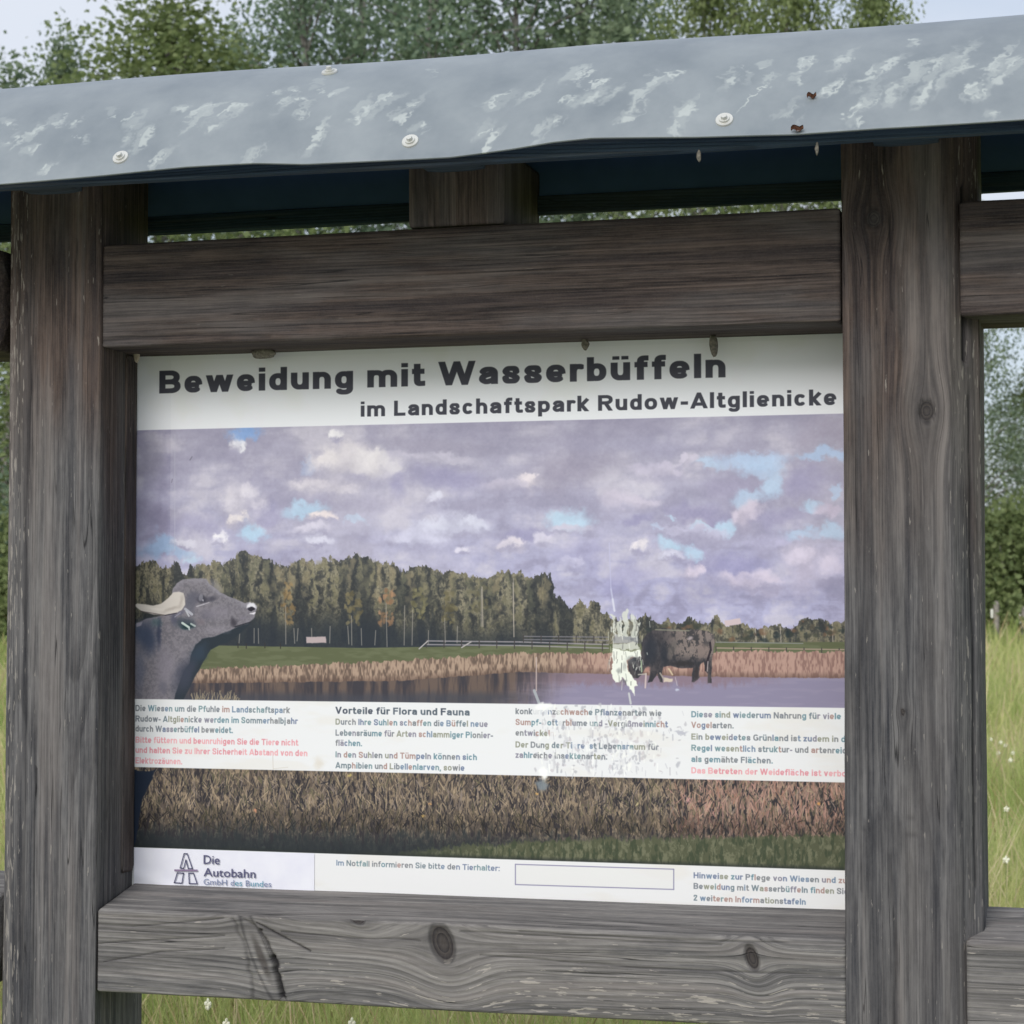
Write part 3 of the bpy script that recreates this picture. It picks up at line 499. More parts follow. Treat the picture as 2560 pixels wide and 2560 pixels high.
# ================================================================ materials
def mat(name):
    m = bpy.data.materials.new(name); m.use_nodes = True; t = m.node_tree; b = t.nodes['Principled BSDF']; return m, t, b
def nd(t, ty, **k):
    n = t.nodes.new(ty)
    for a, b in k.items():
        if a.startswith('i_'): n.inputs[a[2:].replace('_', ' ')].default_value = b
        else: setattr(n, a, b)
    return n
def simple(name, col, rough=.6, metal=0, var=0, scale=20, col2=None, bump=0, spec=.5):
    m, t, b = mat(name); b.inputs['Base Color'].default_value = (*col, 1); b.inputs['Roughness'].default_value = rough; b.inputs['Metallic'].default_value = metal
    b.inputs['Specular IOR Level'].default_value = spec
    c = nd(t, 'ShaderNodeTexCoord'); n = nd(t, 'ShaderNodeTexNoise', i_Scale=scale, i_Detail=6.); t.links.new(c.outputs['Object'], n.inputs['Vector'])
    if col2:
        r = nd(t, 'ShaderNodeValToRGB'); r.color_ramp.elements[0].position = .35; r.color_ramp.elements[1].position = .65
        r.color_ramp.elements[0].color = (*col, 1); r.color_ramp.elements[1].color = (*col2, 1)
        t.links.new(n.outputs['Fac'], r.inputs[0]); t.links.new(r.outputs[0], b.inputs['Base Color'])
    if bump:
        bu = nd(t, 'ShaderNodeBump', i_Strength=bump, i_Distance=.002); t.links.new(n.outputs['Fac'], bu.inputs['Height']); t.links.new(bu.outputs[0], b.inputs['Normal'])
    return m
def wood(name, grey_d, grey_l, brown_d, brown_l, fleck=.5, ringf=170., bump=.6, streak=.6):
    m, t, b = mat(name); K = t.links.new
    g = nd(t, 'ShaderNodeAttribute', attribute_name='gv'); rg = nd(t, 'ShaderNodeAttribute', attribute_name='ring')
    ag = nd(t, 'ShaderNodeAttribute', attribute_name='age'); dk = nd(t, 'ShaderNodeAttribute', attribute_name='dark'); kn = nd(t, 'ShaderNodeAttribute', attribute_name='knot')
    def noise(sx, sy, det=4., rough=.55, dist=0.):
        mp_ = nd(t, 'ShaderNodeMapping'); mp_.inputs['Scale'].default_value = (sx, sy, sy); K(g.outputs['Vector'], mp_.inputs[0])
        n = nd(t, 'ShaderNodeTexNoise', i_Scale=1., i_Detail=det, i_Roughness=rough, i_Distortion=dist); K(mp_.outputs[0], n.inputs['Vector']); return n.outputs['Fac']
    def mth(op, a, c=None, d=None, clamp=False):
        n = nd(t, 'ShaderNodeMath', operation=op, use_clamp=clamp)
        for i, v in enumerate((a, c, d)):
            if v is None: continue
            if isinstance(v, (int, float)): n.inputs[i].default_value = v
            else: K(v, n.inputs[i])
        return n.outputs[0]
    def ss(v, a, c): 
        n = nd(t, 'ShaderNodeMapRange', interpolation_type='SMOOTHSTEP'); n.inputs[1].default_value = a; n.inputs[2].default_value = c; K(v, n.inputs[0]); return n.outputs[0]
    def mixc(f, a, c, bt='MIX'):
        n = nd(t, 'ShaderNodeMixRGB', blend_type=bt)
        for i, v in enumerate((f, a, c)):
            if isinstance(v, tuple): n.inputs[i].default_value = (*v, 1)
            elif isinstance(v, (int, float)): n.inputs[i].default_value = v
            else: K(v, n.inputs[i])
        return n.outputs[0]
    fine = noise(11, 420, 3); med = noise(3.2, 120, 4, .58); mot = noise(45, 150, 3, .6); big = noise(1.6, 9, 4, .6); blot = noise(4.5, 16, 5, .65); grit = noise(330, 420, 2)
    ph = mth('ADD', mth('MULTIPLY', rg.outputs['Fac'], ringf), mth('MULTIPLY', noise(2., 24, 3), 1.6))
    fr = mth('FRACT', ph); late = mth('MULTIPLY', ss(fr, .25, .86), mth('SUBTRACT', 1., ss(fr, .9, .99)))
    late = mth('MULTIPLY', late, ss(noise(1.3, 14, 3), .34, .58))
    tone = mth('ADD', mth('MULTIPLY', fine, .45), mth('MULTIPLY', med, .55)); tone = mth('ADD', mth('MULTIPLY', tone, .84), mth('MULTIPLY', mot, .16)); tone = ss(tone, .33, .67)
    grey = mixc(tone, grey_d, grey_l); brown = mixc(tone, brown_d, brown_l)
    c = mixc(mth('MULTIPLY', ag.outputs['Fac'], mth('ADD', .55, ss(big, .35, .6)), clamp=True), grey, brown)
    c = mixc(mth('MULTIPLY', late, .55), c, mixc(.62, c, (.0, .0, .003)))
    c = mixc(mth('MULTIPLY', ss(blot, .56, .74), .6), c, mixc(.6, c, (.012, .018, .03)))      # blue-grey algae and damp stains
    sk = noise(.9, 48, 3, .5); c = mixc(mth('MULTIPLY', ss(sk, .50, .62), streak), c, mixc(.55, c, (.006, .008, .016)))
    c = mixc(mth('MULTIPLY', ss(sk, .44, .33), .45), c, mixc(.5, c, (.26, .23, .215)))
    c = mixc(mth('MULTIPLY', ss(big, .55, .36), .35), c, mixc(.5, c, (.20, .18, .165)))
    ck = noise(1.1, 62, 2, .4); cl = mth('SUBTRACT', 1., ss(mth('ABSOLUTE', mth('SUBTRACT', ck, .5)), .0, .006)); cl = mth('MULTIPLY', cl, ss(noise(2.4, 7, 2), .46, .56))
    c = mixc(mth('MULTIPLY', cl, .85), c, (.012, .012, .014))
    fk = noise(30, 230, 3, .55); fa = nd(t, 'ShaderNodeAttribute', attribute_name='fleck')
    fl = mth('MULTIPLY', ss(mth('ADD', fk, mth('MULTIPLY', fa.outputs['Fac'], .12)), .705, .735), fleck)
    c = mixc(fl, c, (.40, .37, .33))
    # knots: dark core with rings
    kr = mth('FRACT', mth('ADD', mth('MULTIPLY', kn.outputs['Fac'], 3.4), mth('MULTIPLY', med, .8)))
    c = mixc(ss(kn.outputs['Fac'], .28, .5), c, mixc(kr, (.022, .020, .022), (.060, .052, .048)))
    c = mixc(mth('MULTIPLY', ss(grit, .3, .7), .14), c, mixc(.5, c, (.16, .16, .165)))
    c = mixc(dk.outputs['Fac'], c, (.008, .008, .010))
    K(c, b.inputs['Base Color']); b.inputs['Roughness'].default_value = .85; b.inputs['Specular IOR Level'].default_value = .2
    hgt = mth('SUBTRACT', mth('ADD', mth('MULTIPLY', tone, .5), mth('ADD', mth('MULTIPLY', late, .55), mth('MULTIPLY', grit, .12))), mth('MULTIPLY', cl, 1.5))
    bu = nd(t, 'ShaderNodeBump', i_Strength=bump, i_Distance=.0016); K(hgt, bu.inputs['Height']); K(bu.outputs[0], b.inputs['Normal'])
    return m
M_post = wood('weathered_post_wood', (.036, .037, .043), (.166, .162, .162), (.028, .021, .020), (.132, .098, .082), .45, 150)
M_top = wood('sheltered_rail_wood', (.034, .034, .042), (.124, .117, .120), (.024, .019, .019), (.116, .088, .076), .12, 190)
M_low = wood('bleached_rail_wood', (.105, .102, .103), (.265, .255, .244), (.09, .08, .07), (.2, .17, .14), .65, 150, .6, .5)
M_dark = wood('shade_tinted_roof_timber', (.03, .055, .10), (.06, .095, .16), (.02, .018, .02), (.05, .04, .038), 0, 190)  # greys pushed to blue: the navy cast of under-roof shade is coloured in

# ================================================================ timber builder
def timber(name, parent, loop, axis, u0, u1, du, dl, material, pith, knots=(), grooves=(), age=None, fleck=None, dark=None, seed=0, wob=.0015, round_=.005, back_coarse=None, label=None):
    """loop: closed polygon in the cross-section plane (a,b); axis 'x': (a,b)=(y,z); axis 'z': (a,b)=(x,y)."""
    P = []
    n = len(loop)
    for i in range(n):            # rounded corners
        p0, p, p1 = np.array(loop[i - 1], float), np.array(loop[i], float), np.array(loop[(i + 1) % n], float)
        a = (p0 - p); la = np.linalg.norm(a); a /= la; c = (p1 - p); lc = np.linalg.norm(c); c /= lc
        r = min(round_, la * .4, lc * .4)
        for t in (0, .25, .5, .75, 1): q = p + a * r * (1 - t) ** 2 + c * r * t ** 2; P.append(q)
    Q = []
    for i in range(len(P)):
        p, q = P[i], P[(i + 1) % len(P)]; l_ = np.linalg.norm(q - p); step = dl
        if back_coarse is not None and (p[0 if axis == 'x' else 1] + q[0 if axis == 'x' else 1]) / 2 > back_coarse: step = dl * 4
        m = max(1, int(round(l_ / step)))
        for k in range(m): Q.append(p + (q - p) * k / m)
    Q = np.array(Q); m = len(Q)
    T = np.roll(Q, -1, 0) - np.roll(Q, 1, 0); N = np.stack([T[:, 1], -T[:, 0]], 1); N /= np.linalg.norm(N, axis=1)[:, None] + 1e-9
    cen = Q.mean(0)
    if ((Q - cen) * N).sum() < 0: N = -N
    nu = max(2, int((u1 - u0) / du)); U = np.linspace(u0, u1, nu + 1)
    uu = np.repeat(U, m); a = np.tile(Q[:, 0], nu + 1); b = np.tile(Q[:, 1], nu + 1); na = np.tile(N[:, 0], nu + 1); nb = np.tile(N[:, 1], nu + 1)
    fibre = (vn(uu * 6, a * 240, b * 240, seed) - .5) * .0007 + (vn(uu * 2.5, a * 60, b * 60, seed + 1) - .5) * .0011
    lo = (vn(uu * 3, na * 2 + 7, nb * 2, seed + 2) - .5) * 2 * wob
    disp = fibre + lo
    ga, gb = a.copy(), b.copy()
    kn = np.zeros(len(uu)); dk = np.zeros(len(uu))
    fr = (nb if axis == 'z' else na) < -.5            # faces looking towards the viewer's side (-y)
    for (ku, kv, ru, rv, rot, dep) in knots:          # kv: z (axis x) or x (axis z) on the front face
        v = b if axis == 'x' else a
        e, f = uu - ku, v - kv; c, s_ = math.cos(rot), math.sin(rot); e, f = e * c + f * s_, -e * s_ + f * c
        d = np.sqrt((e / ru) ** 2 + (f / rv) ** 2); w = np.exp(-(e / (ru * 3.2)) ** 2 - (f / (rv * 2.6)) ** 2)
        front = fr | (na * 0 + (a < (loop[0][0] if axis == 'x' else 9)) if False else fr)
        sh = w * (v - kv) * (-.8 if dep >= 0 else -.22) * front
        if axis == 'x': gb = gb + sh
        else: ga = ga + sh
        k_ = np.clip(1.25 - d, 0, 1) * front * (.44 if dep < 0 else 1); dep = abs(dep); kn = np.maximum(kn, k_)
        disp = disp + front * (np.exp(-((d - 1.25) / .35) ** 2) * .0012 - np.clip(1 - d, 0, 1) ** .5 * dep)
        dk = np.maximum(dk, front * np.exp(-((d - .95) / .12) ** 2) * .55)
    for (pts, wd, dep, dkk) in grooves:
        v = b if axis == 'x' else a; best = np.full(len(uu), 9.); U2 = uu + (vn(v * 90, uu * 12, 3.1, seed + 9) - .5) * .006 + (vn(v * 350, uu * 40, 1.1, seed + 9) - .5) * .0018; v = v + (vn(uu * 22, 5.5, 0, seed + 8) - .5) * .0035
        for i in range(len(pts) - 1):
            (p0, q0), (p1, q1) = pts[i], pts[i + 1]; ex, ey = p1 - p0, q1 - q0
            t = np.clip(((U2 - p0) * ex + (v - q0) * ey) / (ex * ex + ey * ey), 0, 1); best = np.minimum(best, np.hypot(U2 - p0 - t * ex, v - q0 - t * ey))
        k_ = np.exp(-(best / wd) ** 2) * fr; disp = disp - k_ * dep; dk = np.maximum(dk, k_ * dkk)
    a2, b2_ = a + na * disp, b + nb * disp
    # ends: slightly eased
    endk = np.minimum(uu - u0, u1 - uu); sh = np.clip(1 - endk / .004, 0, 1) ** 2 * .0022
    a2 -= na * sh; b2_ -= nb * sh
    V = np.stack([uu, a2, b2_], 1) if axis == 'x' else np.stack([a2, b2_, uu], 1)
    i = np.arange(nu)[:, None] * m; j = np.arange(m)[None]; j2 = (j + 1) % m
    Fq = np.stack([i + j, i + j2, i + m + j2, i + m + j], -1).reshape(-1, 4)
    # end caps: fan to centre through triangles expressed as quads on a shrunken ring
    caps = []; Vx = [V]; base = len(V)
    ring = ga * 0; 
    for e, (off, u) in enumerate(((0, u0), (nu * m, u1))):
        c_ = np.array([u, *cen]) if axis == 'x' else np.array([*cen, u]); inner = V[off:off + m] * .02 + c_ * .98; Vx.append(inner)
        jj = np.arange(m); k2 = (jj + 1) % m; bb = base + e * m
        caps.append(np.stack([off + k2, off + jj, bb + jj, bb + k2], 1) if e == 0 else np.stack([off + jj, off + k2, bb + k2, bb + jj], 1))
    V = np.concatenate(Vx); Fq = np.concatenate([Fq] + caps)
    if axis == 'x': Fq = Fq[:, ::-1] if True else Fq
    me = npmesh(name, V, Fq)
    bmt = bmesh.new(); bmt.from_mesh(me); bmesh.ops.recalc_face_normals(bmt, faces=bmt.faces); bmt.to_mesh(me); bmt.free()
    def full(x, cap=None): return np.concatenate([x, x[:m] if cap is None else cap[0], x[-m:] if cap is None else cap[1]])
    ga_, gb_ = full(ga), full(gb); ga_[len(uu):] = V[len(uu):, 1 if axis == 'x' else 0]; gb_[len(uu):] = V[len(uu):, 2 if axis == 'x' else 1]
    uf = full(uu)
    low = (vn(uf * 1.7, ga_ * 3, gb_ * 3, seed + 5) - .5) * .030 + (vn(uf * 5, ga_ * 9, gb_ * 9, seed + 6) - .5) * .008
    rg = np.hypot(ga_ - pith[0], gb_ - pith[1]) + low
    at = me.attributes.new('gv', 'FLOAT_VECTOR', 'POINT'); at.data.foreach_set('vector', np.stack([uf + seed * 3.7, ga_, gb_], 1).astype(np.float32).ravel())
    X, Y, Z = V[:, 0], V[:, 1], V[:, 2]
    for nm, val in (('ring', rg), ('age', age(X, Y, Z) if age else 0 * uf), ('dark', np.maximum(full(dk), dark(X, Y, Z) if dark else 0)), ('knot', full(kn)), ('fleck', fleck(X, Y, Z) if fleck else 0 * uf)):
        a_ = me.attributes.new(nm, 'FLOAT', 'POINT'); a_.data.foreach_set('value', np.asarray(val, np.float32))
    return link(name, me, material, parent, label=label)

# ================================================================ THE SHELTER
SH = empty('notice_shelter', (0, 0, 0), label='weathered grey wooden notice stand with curved metal roof, holding the water buffalo board', cat='notice stand')
FR, BKY = -.13, .045
ageP = lambda X, Y, Z: sm(1.62, 2.12, Z + (vn(X * 30, Y * 30, Z * 4) - .5) * .35)
def lp(px, py): p = bp(px, py, FR); return float(p[0]), float(p[2])
# left post: waney bevel along its outer edge
timber('post', SH, [(-.586, FR), (-.722, FR), (-.753, FR + .014), (-.757, BKY), (-.586, BKY)], 'z', -.05, 2.335, .006, .0028, M_post, (-.66, .12), age=ageP,
       fleck=lambda X, Y, Z: sm(-.70, -.735, X) * 1.0 + .15, seed=1, back_coarse=-.08, wob=.002,
       grooves=[([(.9, -.711), (1.3, -.709), (1.75, -.713), (1.95, -.706), (2.1, -.716)], .0022, .0025, .5), ([(.9, -.690), (1.25, -.692), (1.35, -.689)], .0014, .002, .7), ([(1.95, -.672), (2.2, -.668)], .0012, .0015, .5), ([(1.98, -.632), (2.18, -.628)], .0012, .0015, .5), ([(.95, -.655), (1.6, -.650)], .0012, .0012, .4)])
kx, kz = lp(2317, 1027); k2x, k2z = lp(2185, 547)
timber('post', SH, [(.578, FR), (.578, BKY), (.768, BKY), (.768, FR + .045), (.742, FR + .012), (.730, FR)], 'z', -.05, 2.335, .006, .0028, M_post, (.63, .16), age=lambda X, Y, Z: sm(1.55, 2.05, Z + (vn(X * 30, Y * 30, Z * 4) - .5) * .35) * .9,
       knots=[(kz, kx, .017, .012, 0, .002), (k2z, k2x, .014, .012, 0, .0005), (1.45, .66, .006, .004, 0, .001)], fleck=lambda X, Y, Z: sm(.72, .75, X) * .6 + .1, seed=2, back_coarse=-.07, wob=.002,
       grooves=[([(2.02, .650), (2.08, .648), (2.16, .646)], .0015, .002, .8), ([(2.0, .628), (2.1, .622), (2.2, .618)], .0012, .0016, .6), ([(.9, .640), (1.1, .648), (1.25, .640)], .0018, .0018, .5), ([(1.2, .600), (2.1, .596)], .0015, .0016, .4), ([(1.3, .612), (1.9, .608)], .0012, .0012, .35), ([(1.95, .752), (2.2, .7515)], .003, .008, .95), ([(1.2, .757), (1.9, .755)], .0014, .003, .7), ([(1.325, .60), (1.322, .66), (1.318, .70)], .0009, .001, -.2), ([(1.306, .60), (1.300, .69)], .0009, .001, .3), ([(1.285, .60), (1.275, .69)], .0009, .001, .3)])
for s in (-1, 1):   # posts of the open neighbouring bays
    x = s * 2.0; timber('post', SH, [(x - .078, FR), (x - .078, BKY), (x + .078, BKY), (x + .078, FR)], 'z', -.05, 2.335, .02, .01, M_post, (x, .15), age=ageP, seed=6 + s)
# rails of the middle bay
def rail(nm, x0, x1, z0, zf, zb, m, seed, du=.004, dl=.0022, knots=(), grooves=(), age=None, fleck=None, pith=(.3, 1.9), bk=.03):
    lo = [(FR + .001, z0), (bk, z0), (bk, zb), (-.004, zb), (FR + .001, zf)] if zb != zf else [(FR + .001, z0), (bk, z0), (bk, zf), (FR + .001, zf)]
    return timber(nm, SH, lo, 'x', x0, x1, du, dl, m, pith, knots, grooves, age, fleck, None, seed, .0012, .006, -.03)
br = lambda X, Y, Z: .72 + .28 * vn(X * 3, Z * 20)
rail('top_rail', -.584, .576, 2.008, 2.172, 2.172, M_top, 3, age=br, pith=(-.02, 1.72),
     grooves=[([(.46, 2.12), (.475, 2.07), (.485, 2.03)], .0012, .0008, -.3), ([(-.1, 2.03), (.1, 2.047), (.3, 2.058)], .0014, .0012, .4), ([(-.58, 2.018), (-.42, 2.024), (-.3, 2.016)], .003, .002, .35)])
KB = lp(652, 2395); K = [lp(1105, 2358), lp(891, 2297), lp(1880, 2395)]
a = [lp(*p) for p in [(598, 2288), (650, 2325), (684, 2395), (708, 2500)]]
b_ = [lp(*p) for p in [(640, 2305), (700, 2340), (776, 2378)]]
c_ = [lp(*p) for p in [(583, 2300), (612, 2370), (628, 2440), (632, 2500)]]
ra = [[lp(*p) for p in q] for q in [[(245, 2311), (330, 2315), (560, 2296)], [(245, 2360), (330, 2352), (560, 2340)], [(260, 2405), (400, 2378), (560, 2372)], [(700, 2330), (900, 2345), (1050, 2352)], [(1150, 2330), (1500, 2350), (1800, 2362)], [(1300, 2332), (1700, 2350), (2110, 2360)], [(1200, 2390), (1600, 2420), (2100, 2440)]]]
rail('bottom_rail', -.583, .577, .999, 1.126, 1.1505, M_low, 4, .0019, .0016, pith=(.02, .86),
     knots=[(K[0][0], K[0][1], .019, .032, .35, .004), (K[1][0], K[1][1], .014, .008, -.4, .003), (K[2][0], K[2][1], .010, .020, .3, .003), (KB[0], KB[1], .0145, .085, .42, -.0012)],
     grooves=[([a[0], a[1]], .0020, .0025, .35), ([a[1], a[2]], .0026, .005, .7), ([a[2], a[3]], .0046, .010, .95), (b_, .0012, .003, .9), (c_, .0028, .0022, .35)] + [(q, .0011, .0016, .55) for q in ra],
     fleck=lambda X, Y, Z: sm(1.10, 1.02, Z) * sm(-.7, .3, X) * 1.0)
# neighbouring bays' rails
for x0, x1, s in ((.745, 1.92, 5), (-1.92, -.767, 8)):
    rail('top_rail', x0, x1, 2.010, 2.174, 2.174, M_top, s, .006, .003, age=br, pith=(.0, 1.7))
    rail('bottom_rail', x0, x1, .999, 1.130, 1.160, M_low, s + 1, .006, .0025, pith=(.05, .7), fleck=lambda X, Y, Z: 0 * X + .4)
# batten that holds the board at the left
timber('batten', SH, [(-.5855, -.042), (-.5855, -.003), (-.5815, -.003), (-.5815, -.042)], 'z', 1.172, 2.006, .01, .004, M_post, (-.6, .1), age=lambda X, Y, Z: .6 + 0 * X, seed=12, round_=.001, wob=.0004)
# roof timbers
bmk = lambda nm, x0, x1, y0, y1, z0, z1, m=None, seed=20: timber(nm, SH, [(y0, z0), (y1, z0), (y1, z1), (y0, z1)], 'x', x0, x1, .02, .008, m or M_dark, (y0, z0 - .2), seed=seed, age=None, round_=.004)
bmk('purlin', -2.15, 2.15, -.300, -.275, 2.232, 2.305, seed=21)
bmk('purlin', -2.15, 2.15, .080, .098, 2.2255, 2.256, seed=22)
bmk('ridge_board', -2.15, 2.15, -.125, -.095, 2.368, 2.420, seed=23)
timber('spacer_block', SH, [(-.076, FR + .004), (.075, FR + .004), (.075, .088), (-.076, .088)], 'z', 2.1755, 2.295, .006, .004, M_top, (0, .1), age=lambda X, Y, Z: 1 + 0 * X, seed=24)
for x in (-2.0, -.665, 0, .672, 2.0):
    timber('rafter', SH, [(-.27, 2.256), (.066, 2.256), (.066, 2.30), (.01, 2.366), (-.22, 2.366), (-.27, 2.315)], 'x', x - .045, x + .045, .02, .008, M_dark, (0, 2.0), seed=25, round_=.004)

# ---- curved sheet metal roof
ed = [(-400, 372), (-100, 352), (0, 345), (195, 330), (350, 316), (480, 309), (575, 310), (675, 304), (850, 294), (966, 279), (1041, 267), (1116, 260), (1316, 260), (1496, 254), (1666, 240), (1932, 223), (2200, 206)]
YF, YB, ZPK = -.36, .14, 2.432
ee = [bp(x * 1.325, y * 1.325, YF) for x, y in ed]; ex_ = [e[0] for e in ee]; ez_ = [e[2] for e in ee]
def zedge(x):
    base = 2.2285 + .006 * np.sin(x * 5.2)
    z = np.interp(x, ex_, ez_); w = sm(-.95, -.75, x) * (1 - sm(1.0, 1.2, x)); return z * w + base * (1 - w)
def rfz(x, y):
    t = np.abs((y - (YF + YB) / 2) / ((YB - YF) / 2)); z0 = np.where(y < (YF + YB) / 2, zedge(x), 2.2385)
    return ZPK - (ZPK - z0) * t ** 2.15 + .0015 * np.sin(x * 9 + y * 6)
def roof_hit(px, py):
    d = ray(px, py); t = np.linspace((YF - CAM[1]) / d[1], (-.1 - CAM[1]) / d[1], 500); P = CAM + d * t[:, None]
    g = P[:, 2] - rfz(P[:, 0], P[:, 1]); i = int(np.argmax(g < 0)) if (g < 0).any() else int(np.argmin(g)); return P[i]
nx_, ns = 520, 44
X = np.linspace(-2.2, 2.2, nx_ + 1); Tt = np.linspace(0, 1, ns + 1); Yv = (YF + YB) / 2 - (YB - YF) / 2 * np.sign(np.cos(np.pi * Tt)) * np.abs(np.cos(np.pi * Tt)) ** .85
xx, yy = np.meshgrid(X, Yv, indexing='ij'); zz = rfz(xx, yy)
Vt = np.stack([xx, yy, zz], -1).reshape(-1, 3)
# normals for shell thickness
gxn = np.gradient(zz, axis=0) / np.gradient(xx, axis=0); gyn = np.gradient(zz, axis=1) / np.gradient(yy, axis=1)
Nn = np.stack([-gxn, -gyn, np.ones_like(zz)], -1); Nn /= np.linalg.norm(Nn, axis=-1, keepdims=True)
TH = .0030; Vb = Vt - Nn.reshape(-1, 3) * TH
i = np.arange(nx_)[:, None] * (ns + 1) + np.arange(ns)[None]; i = i.ravel(); s1 = ns + 1
top = np.stack([i, i + s1, i + s1 + 1, i + 1], 1); off = len(Vt); bot = top[:, ::-1] + off
jr = np.arange(nx_) * s1; fe = np.stack([jr, jr + off, jr + s1 + off, jr + s1], 1); jb = jr + ns; be = np.stack([jb, jb + s1, jb + s1 + off, jb + off], 1)
kk = np.arange(ns); se = np.stack([kk, kk + 1, kk + 1 + off, kk + off], 1); k3 = nx_ * s1 + kk; se2 = np.stack([k3, k3 + off, k3 + 1 + off, k3 + 1], 1)
uvv = np.stack([(xx + 2.2) / 4.4, (yy - YF) / (YB - YF)], -1).reshape(-1, 2)
me = npmesh('roof_sheet', np.concatenate([Vt, Vb]), np.concatenate([top, bot, fe, be, se, se2]), uv=np.concatenate([uvv, uvv]))
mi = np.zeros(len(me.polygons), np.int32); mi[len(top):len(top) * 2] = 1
# smear mask image for the roof
RW, RH = 3520, 640; mask = np.zeros((RH, RW), np.float32)
nz = fb(RH, RW, 420, 80, 4, .65); nzb = fb(RH, RW, 90, 20, 4, .6)
def smear(px, py, ln_, wd, ang, al, ring=False):
    p = roof_hit(px, py); u = (p[0] + 2.2) / 4.4 * RW; v = (p[1] - YF) / (YB - YF) * RH
    ax_ = ln_ / F2 * 3.0 / 4.4 * RW * .5; kx_ = 1.0
    L2 = ln_ / F2 * 2.95; W2 = wd / F2 * 2.95   # metres
    r_ = int((L2 + W2) / 4.4 * RW) + 14; rv = int((L2 + W2) / .5 * RH * .75) + 14
    y0, y1, x0, x1 = max(0, int(v) - rv), min(RH, int(v) + rv), max(0, int(u) - r_), min(RW, int(u) + r_)
    if y1 <= y0 or x1 <= x0: return
    Y_, X_ = np.mgrid[y0:y1, x0:x1]; mxx = (X_ - u) / RW * 4.4; myy = (Y_ - v) / RH * .5 * 1.3
    myy = myy + (nzb[y0:y1, x0:x1] - .5) * .045; mxx = mxx + (nz[y0:y1, x0:x1] - .5) * .026
    c, s_ = math.cos(ang), math.sin(ang); a_ = mxx * c + myy * s_; b__ = -mxx * s_ + myy * c
    d = np.sqrt((a_ / (L2 / 2)) ** 2 + (b__ / (W2 / 2)) ** 2)
    k_ = np.exp(-((d - .8) / .22) ** 2) if ring else 1 - sm(.55, 1.1, d)
    k_ = k_ * sm(.30, .52, nz[y0:y1, x0:x1] + (.12 if not ring else 0)); mask[y0:y1, x0:x1] = np.maximum(mask[y0:y1, x0:x1], k_ * al)
rs_ = random.Random(5)
m1 = [(30, 465, 50), (60, 540, 90), (140, 490, 100), (215, 455, 50), (120, 590, 60), (180, 620, 60), (290, 455, 30), (300, 505, 40), (440, 425, 35), (485, 450, 95), (475, 505, 50), (545, 530, 80), (590, 590, 120), (680, 425, 60), (765, 420, 140), (860, 430, 130), (900, 410, 80), (800, 500, 50), (955, 590, 60), (1030, 350, 40), (1080, 390, 90), (1115, 345, 30), (1150, 420, 70), (1145, 380, 40), (1210, 325, 40), (1260, 345, 40), (1210, 490, 50), (1180, 550, 60), (1350, 440, 60), (1390, 400, 90), (1450, 370, 120), (1550, 390, 80), (1510, 450, 80), (1590, 470, 45), (1640, 270, 18), (1870, 370, 120), (1850, 520, 60), (1840, 495, 50)]
m2 = [(80, 340, 90), (255, 280, 95), (210, 370, 60), (330, 300, 100), (380, 340, 75), (300, 350, 120), (480, 370, 150), (430, 440, 80), (540, 300, 100), (160, 460, 40), (100, 495, 50), (620, 480, 50), (660, 420, 110), (820, 310, 60), (880, 290, 40), (950, 250, 40), (970, 290, 60), (1110, 240, 80), (1080, 300, 50), (1250, 230, 100), (1210, 320, 100), (1045, 415, 80), (1350, 300, 120), (1340, 370, 140), (1430, 250, 130), (1520, 270, 150), (1600, 250, 140), (1700, 200, 130), (1560, 330, 90), (1650, 300, 130), (1740, 340, 90), (1850, 200, 120), (1820, 240, 120), (1850, 290, 110), (1900, 230, 90), (1300, 470, 34), (1810, 420, 50), (1520, 160, 50), (1700, 260, 120), (1440, 330, 110)]
for ox, mm in ((0, m1), (1280, m2)):
    for x, y, l_ in mm:
        n_ = 3 if l_ > 70 else 2
        for q in range(n_):
            smear(ox + x / 1.509 + rs_.uniform(-8, 8), y / 1.509 + rs_.uniform(-6, 6), l_ / 1.509 * rs_.uniform(.6, 1.1), rs_.uniform(9, 19), rs_.uniform(.5, 1.15), rs_.uniform(.3, .7))
        smear(ox + x / 1.509 + rs_.uniform(-14, 14), y / 1.509 + rs_.uniform(-10, 10), l_ / 1.509 * rs_.uniform(1.3, 2.0), rs_.uniform(22, 42), rs_.uniform(.5, 1.15), rs_.uniform(.16, .32))
        if rs_.random() < .4: smear(ox + x / 1.509 + rs_.uniform(-20, 20), y / 1.509 + rs_.uniform(-20, 20), rs_.uniform(18, 50), rs_.uniform(16, 30), rs_.uniform(.3, 1.3), rs_.uniform(.12, .35), True)
for x, y, l_, w in [(620, 270, 72, 50), (1290, 410, 80, 36), (210, 372, 55, 40), (330, 300, 90, 34), (1750, 330, 80, 60), (1110, 240, 70, 30), (1210, 330, 90, 44)]: smear(1280 + x / 1.509, y / 1.509, l_ / 1.509, w / 1.509, .6, .8, True)
smear(1280 + 915 / 1.509, 350 / 1.509, 110, 5, .75, .8)
for k in range(150):
    u_ = rs_.choice([rs_.uniform(-900, -20), rs_.uniform(2580, 3400)]); smear(u_, 480 - .075 * u_ + rs_.uniform(-110, 60), rs_.uniform(20, 80), rs_.uniform(8, 18), rs_.uniform(.5, 1.1), rs_.uniform(.3, .8))
imr = bpy.data.images.new('roof_marks', RW, RH); buf = np.ones((RH, RW, 4), np.float32); buf[..., :3] = mask[..., None]; imr.colorspace_settings.name = 'Non-Color'
imr.pixels.foreach_set(buf.ravel()); imr.update(); imr.pack()
m, t, b = mat('zinc_sheet'); Kk = t.links.new
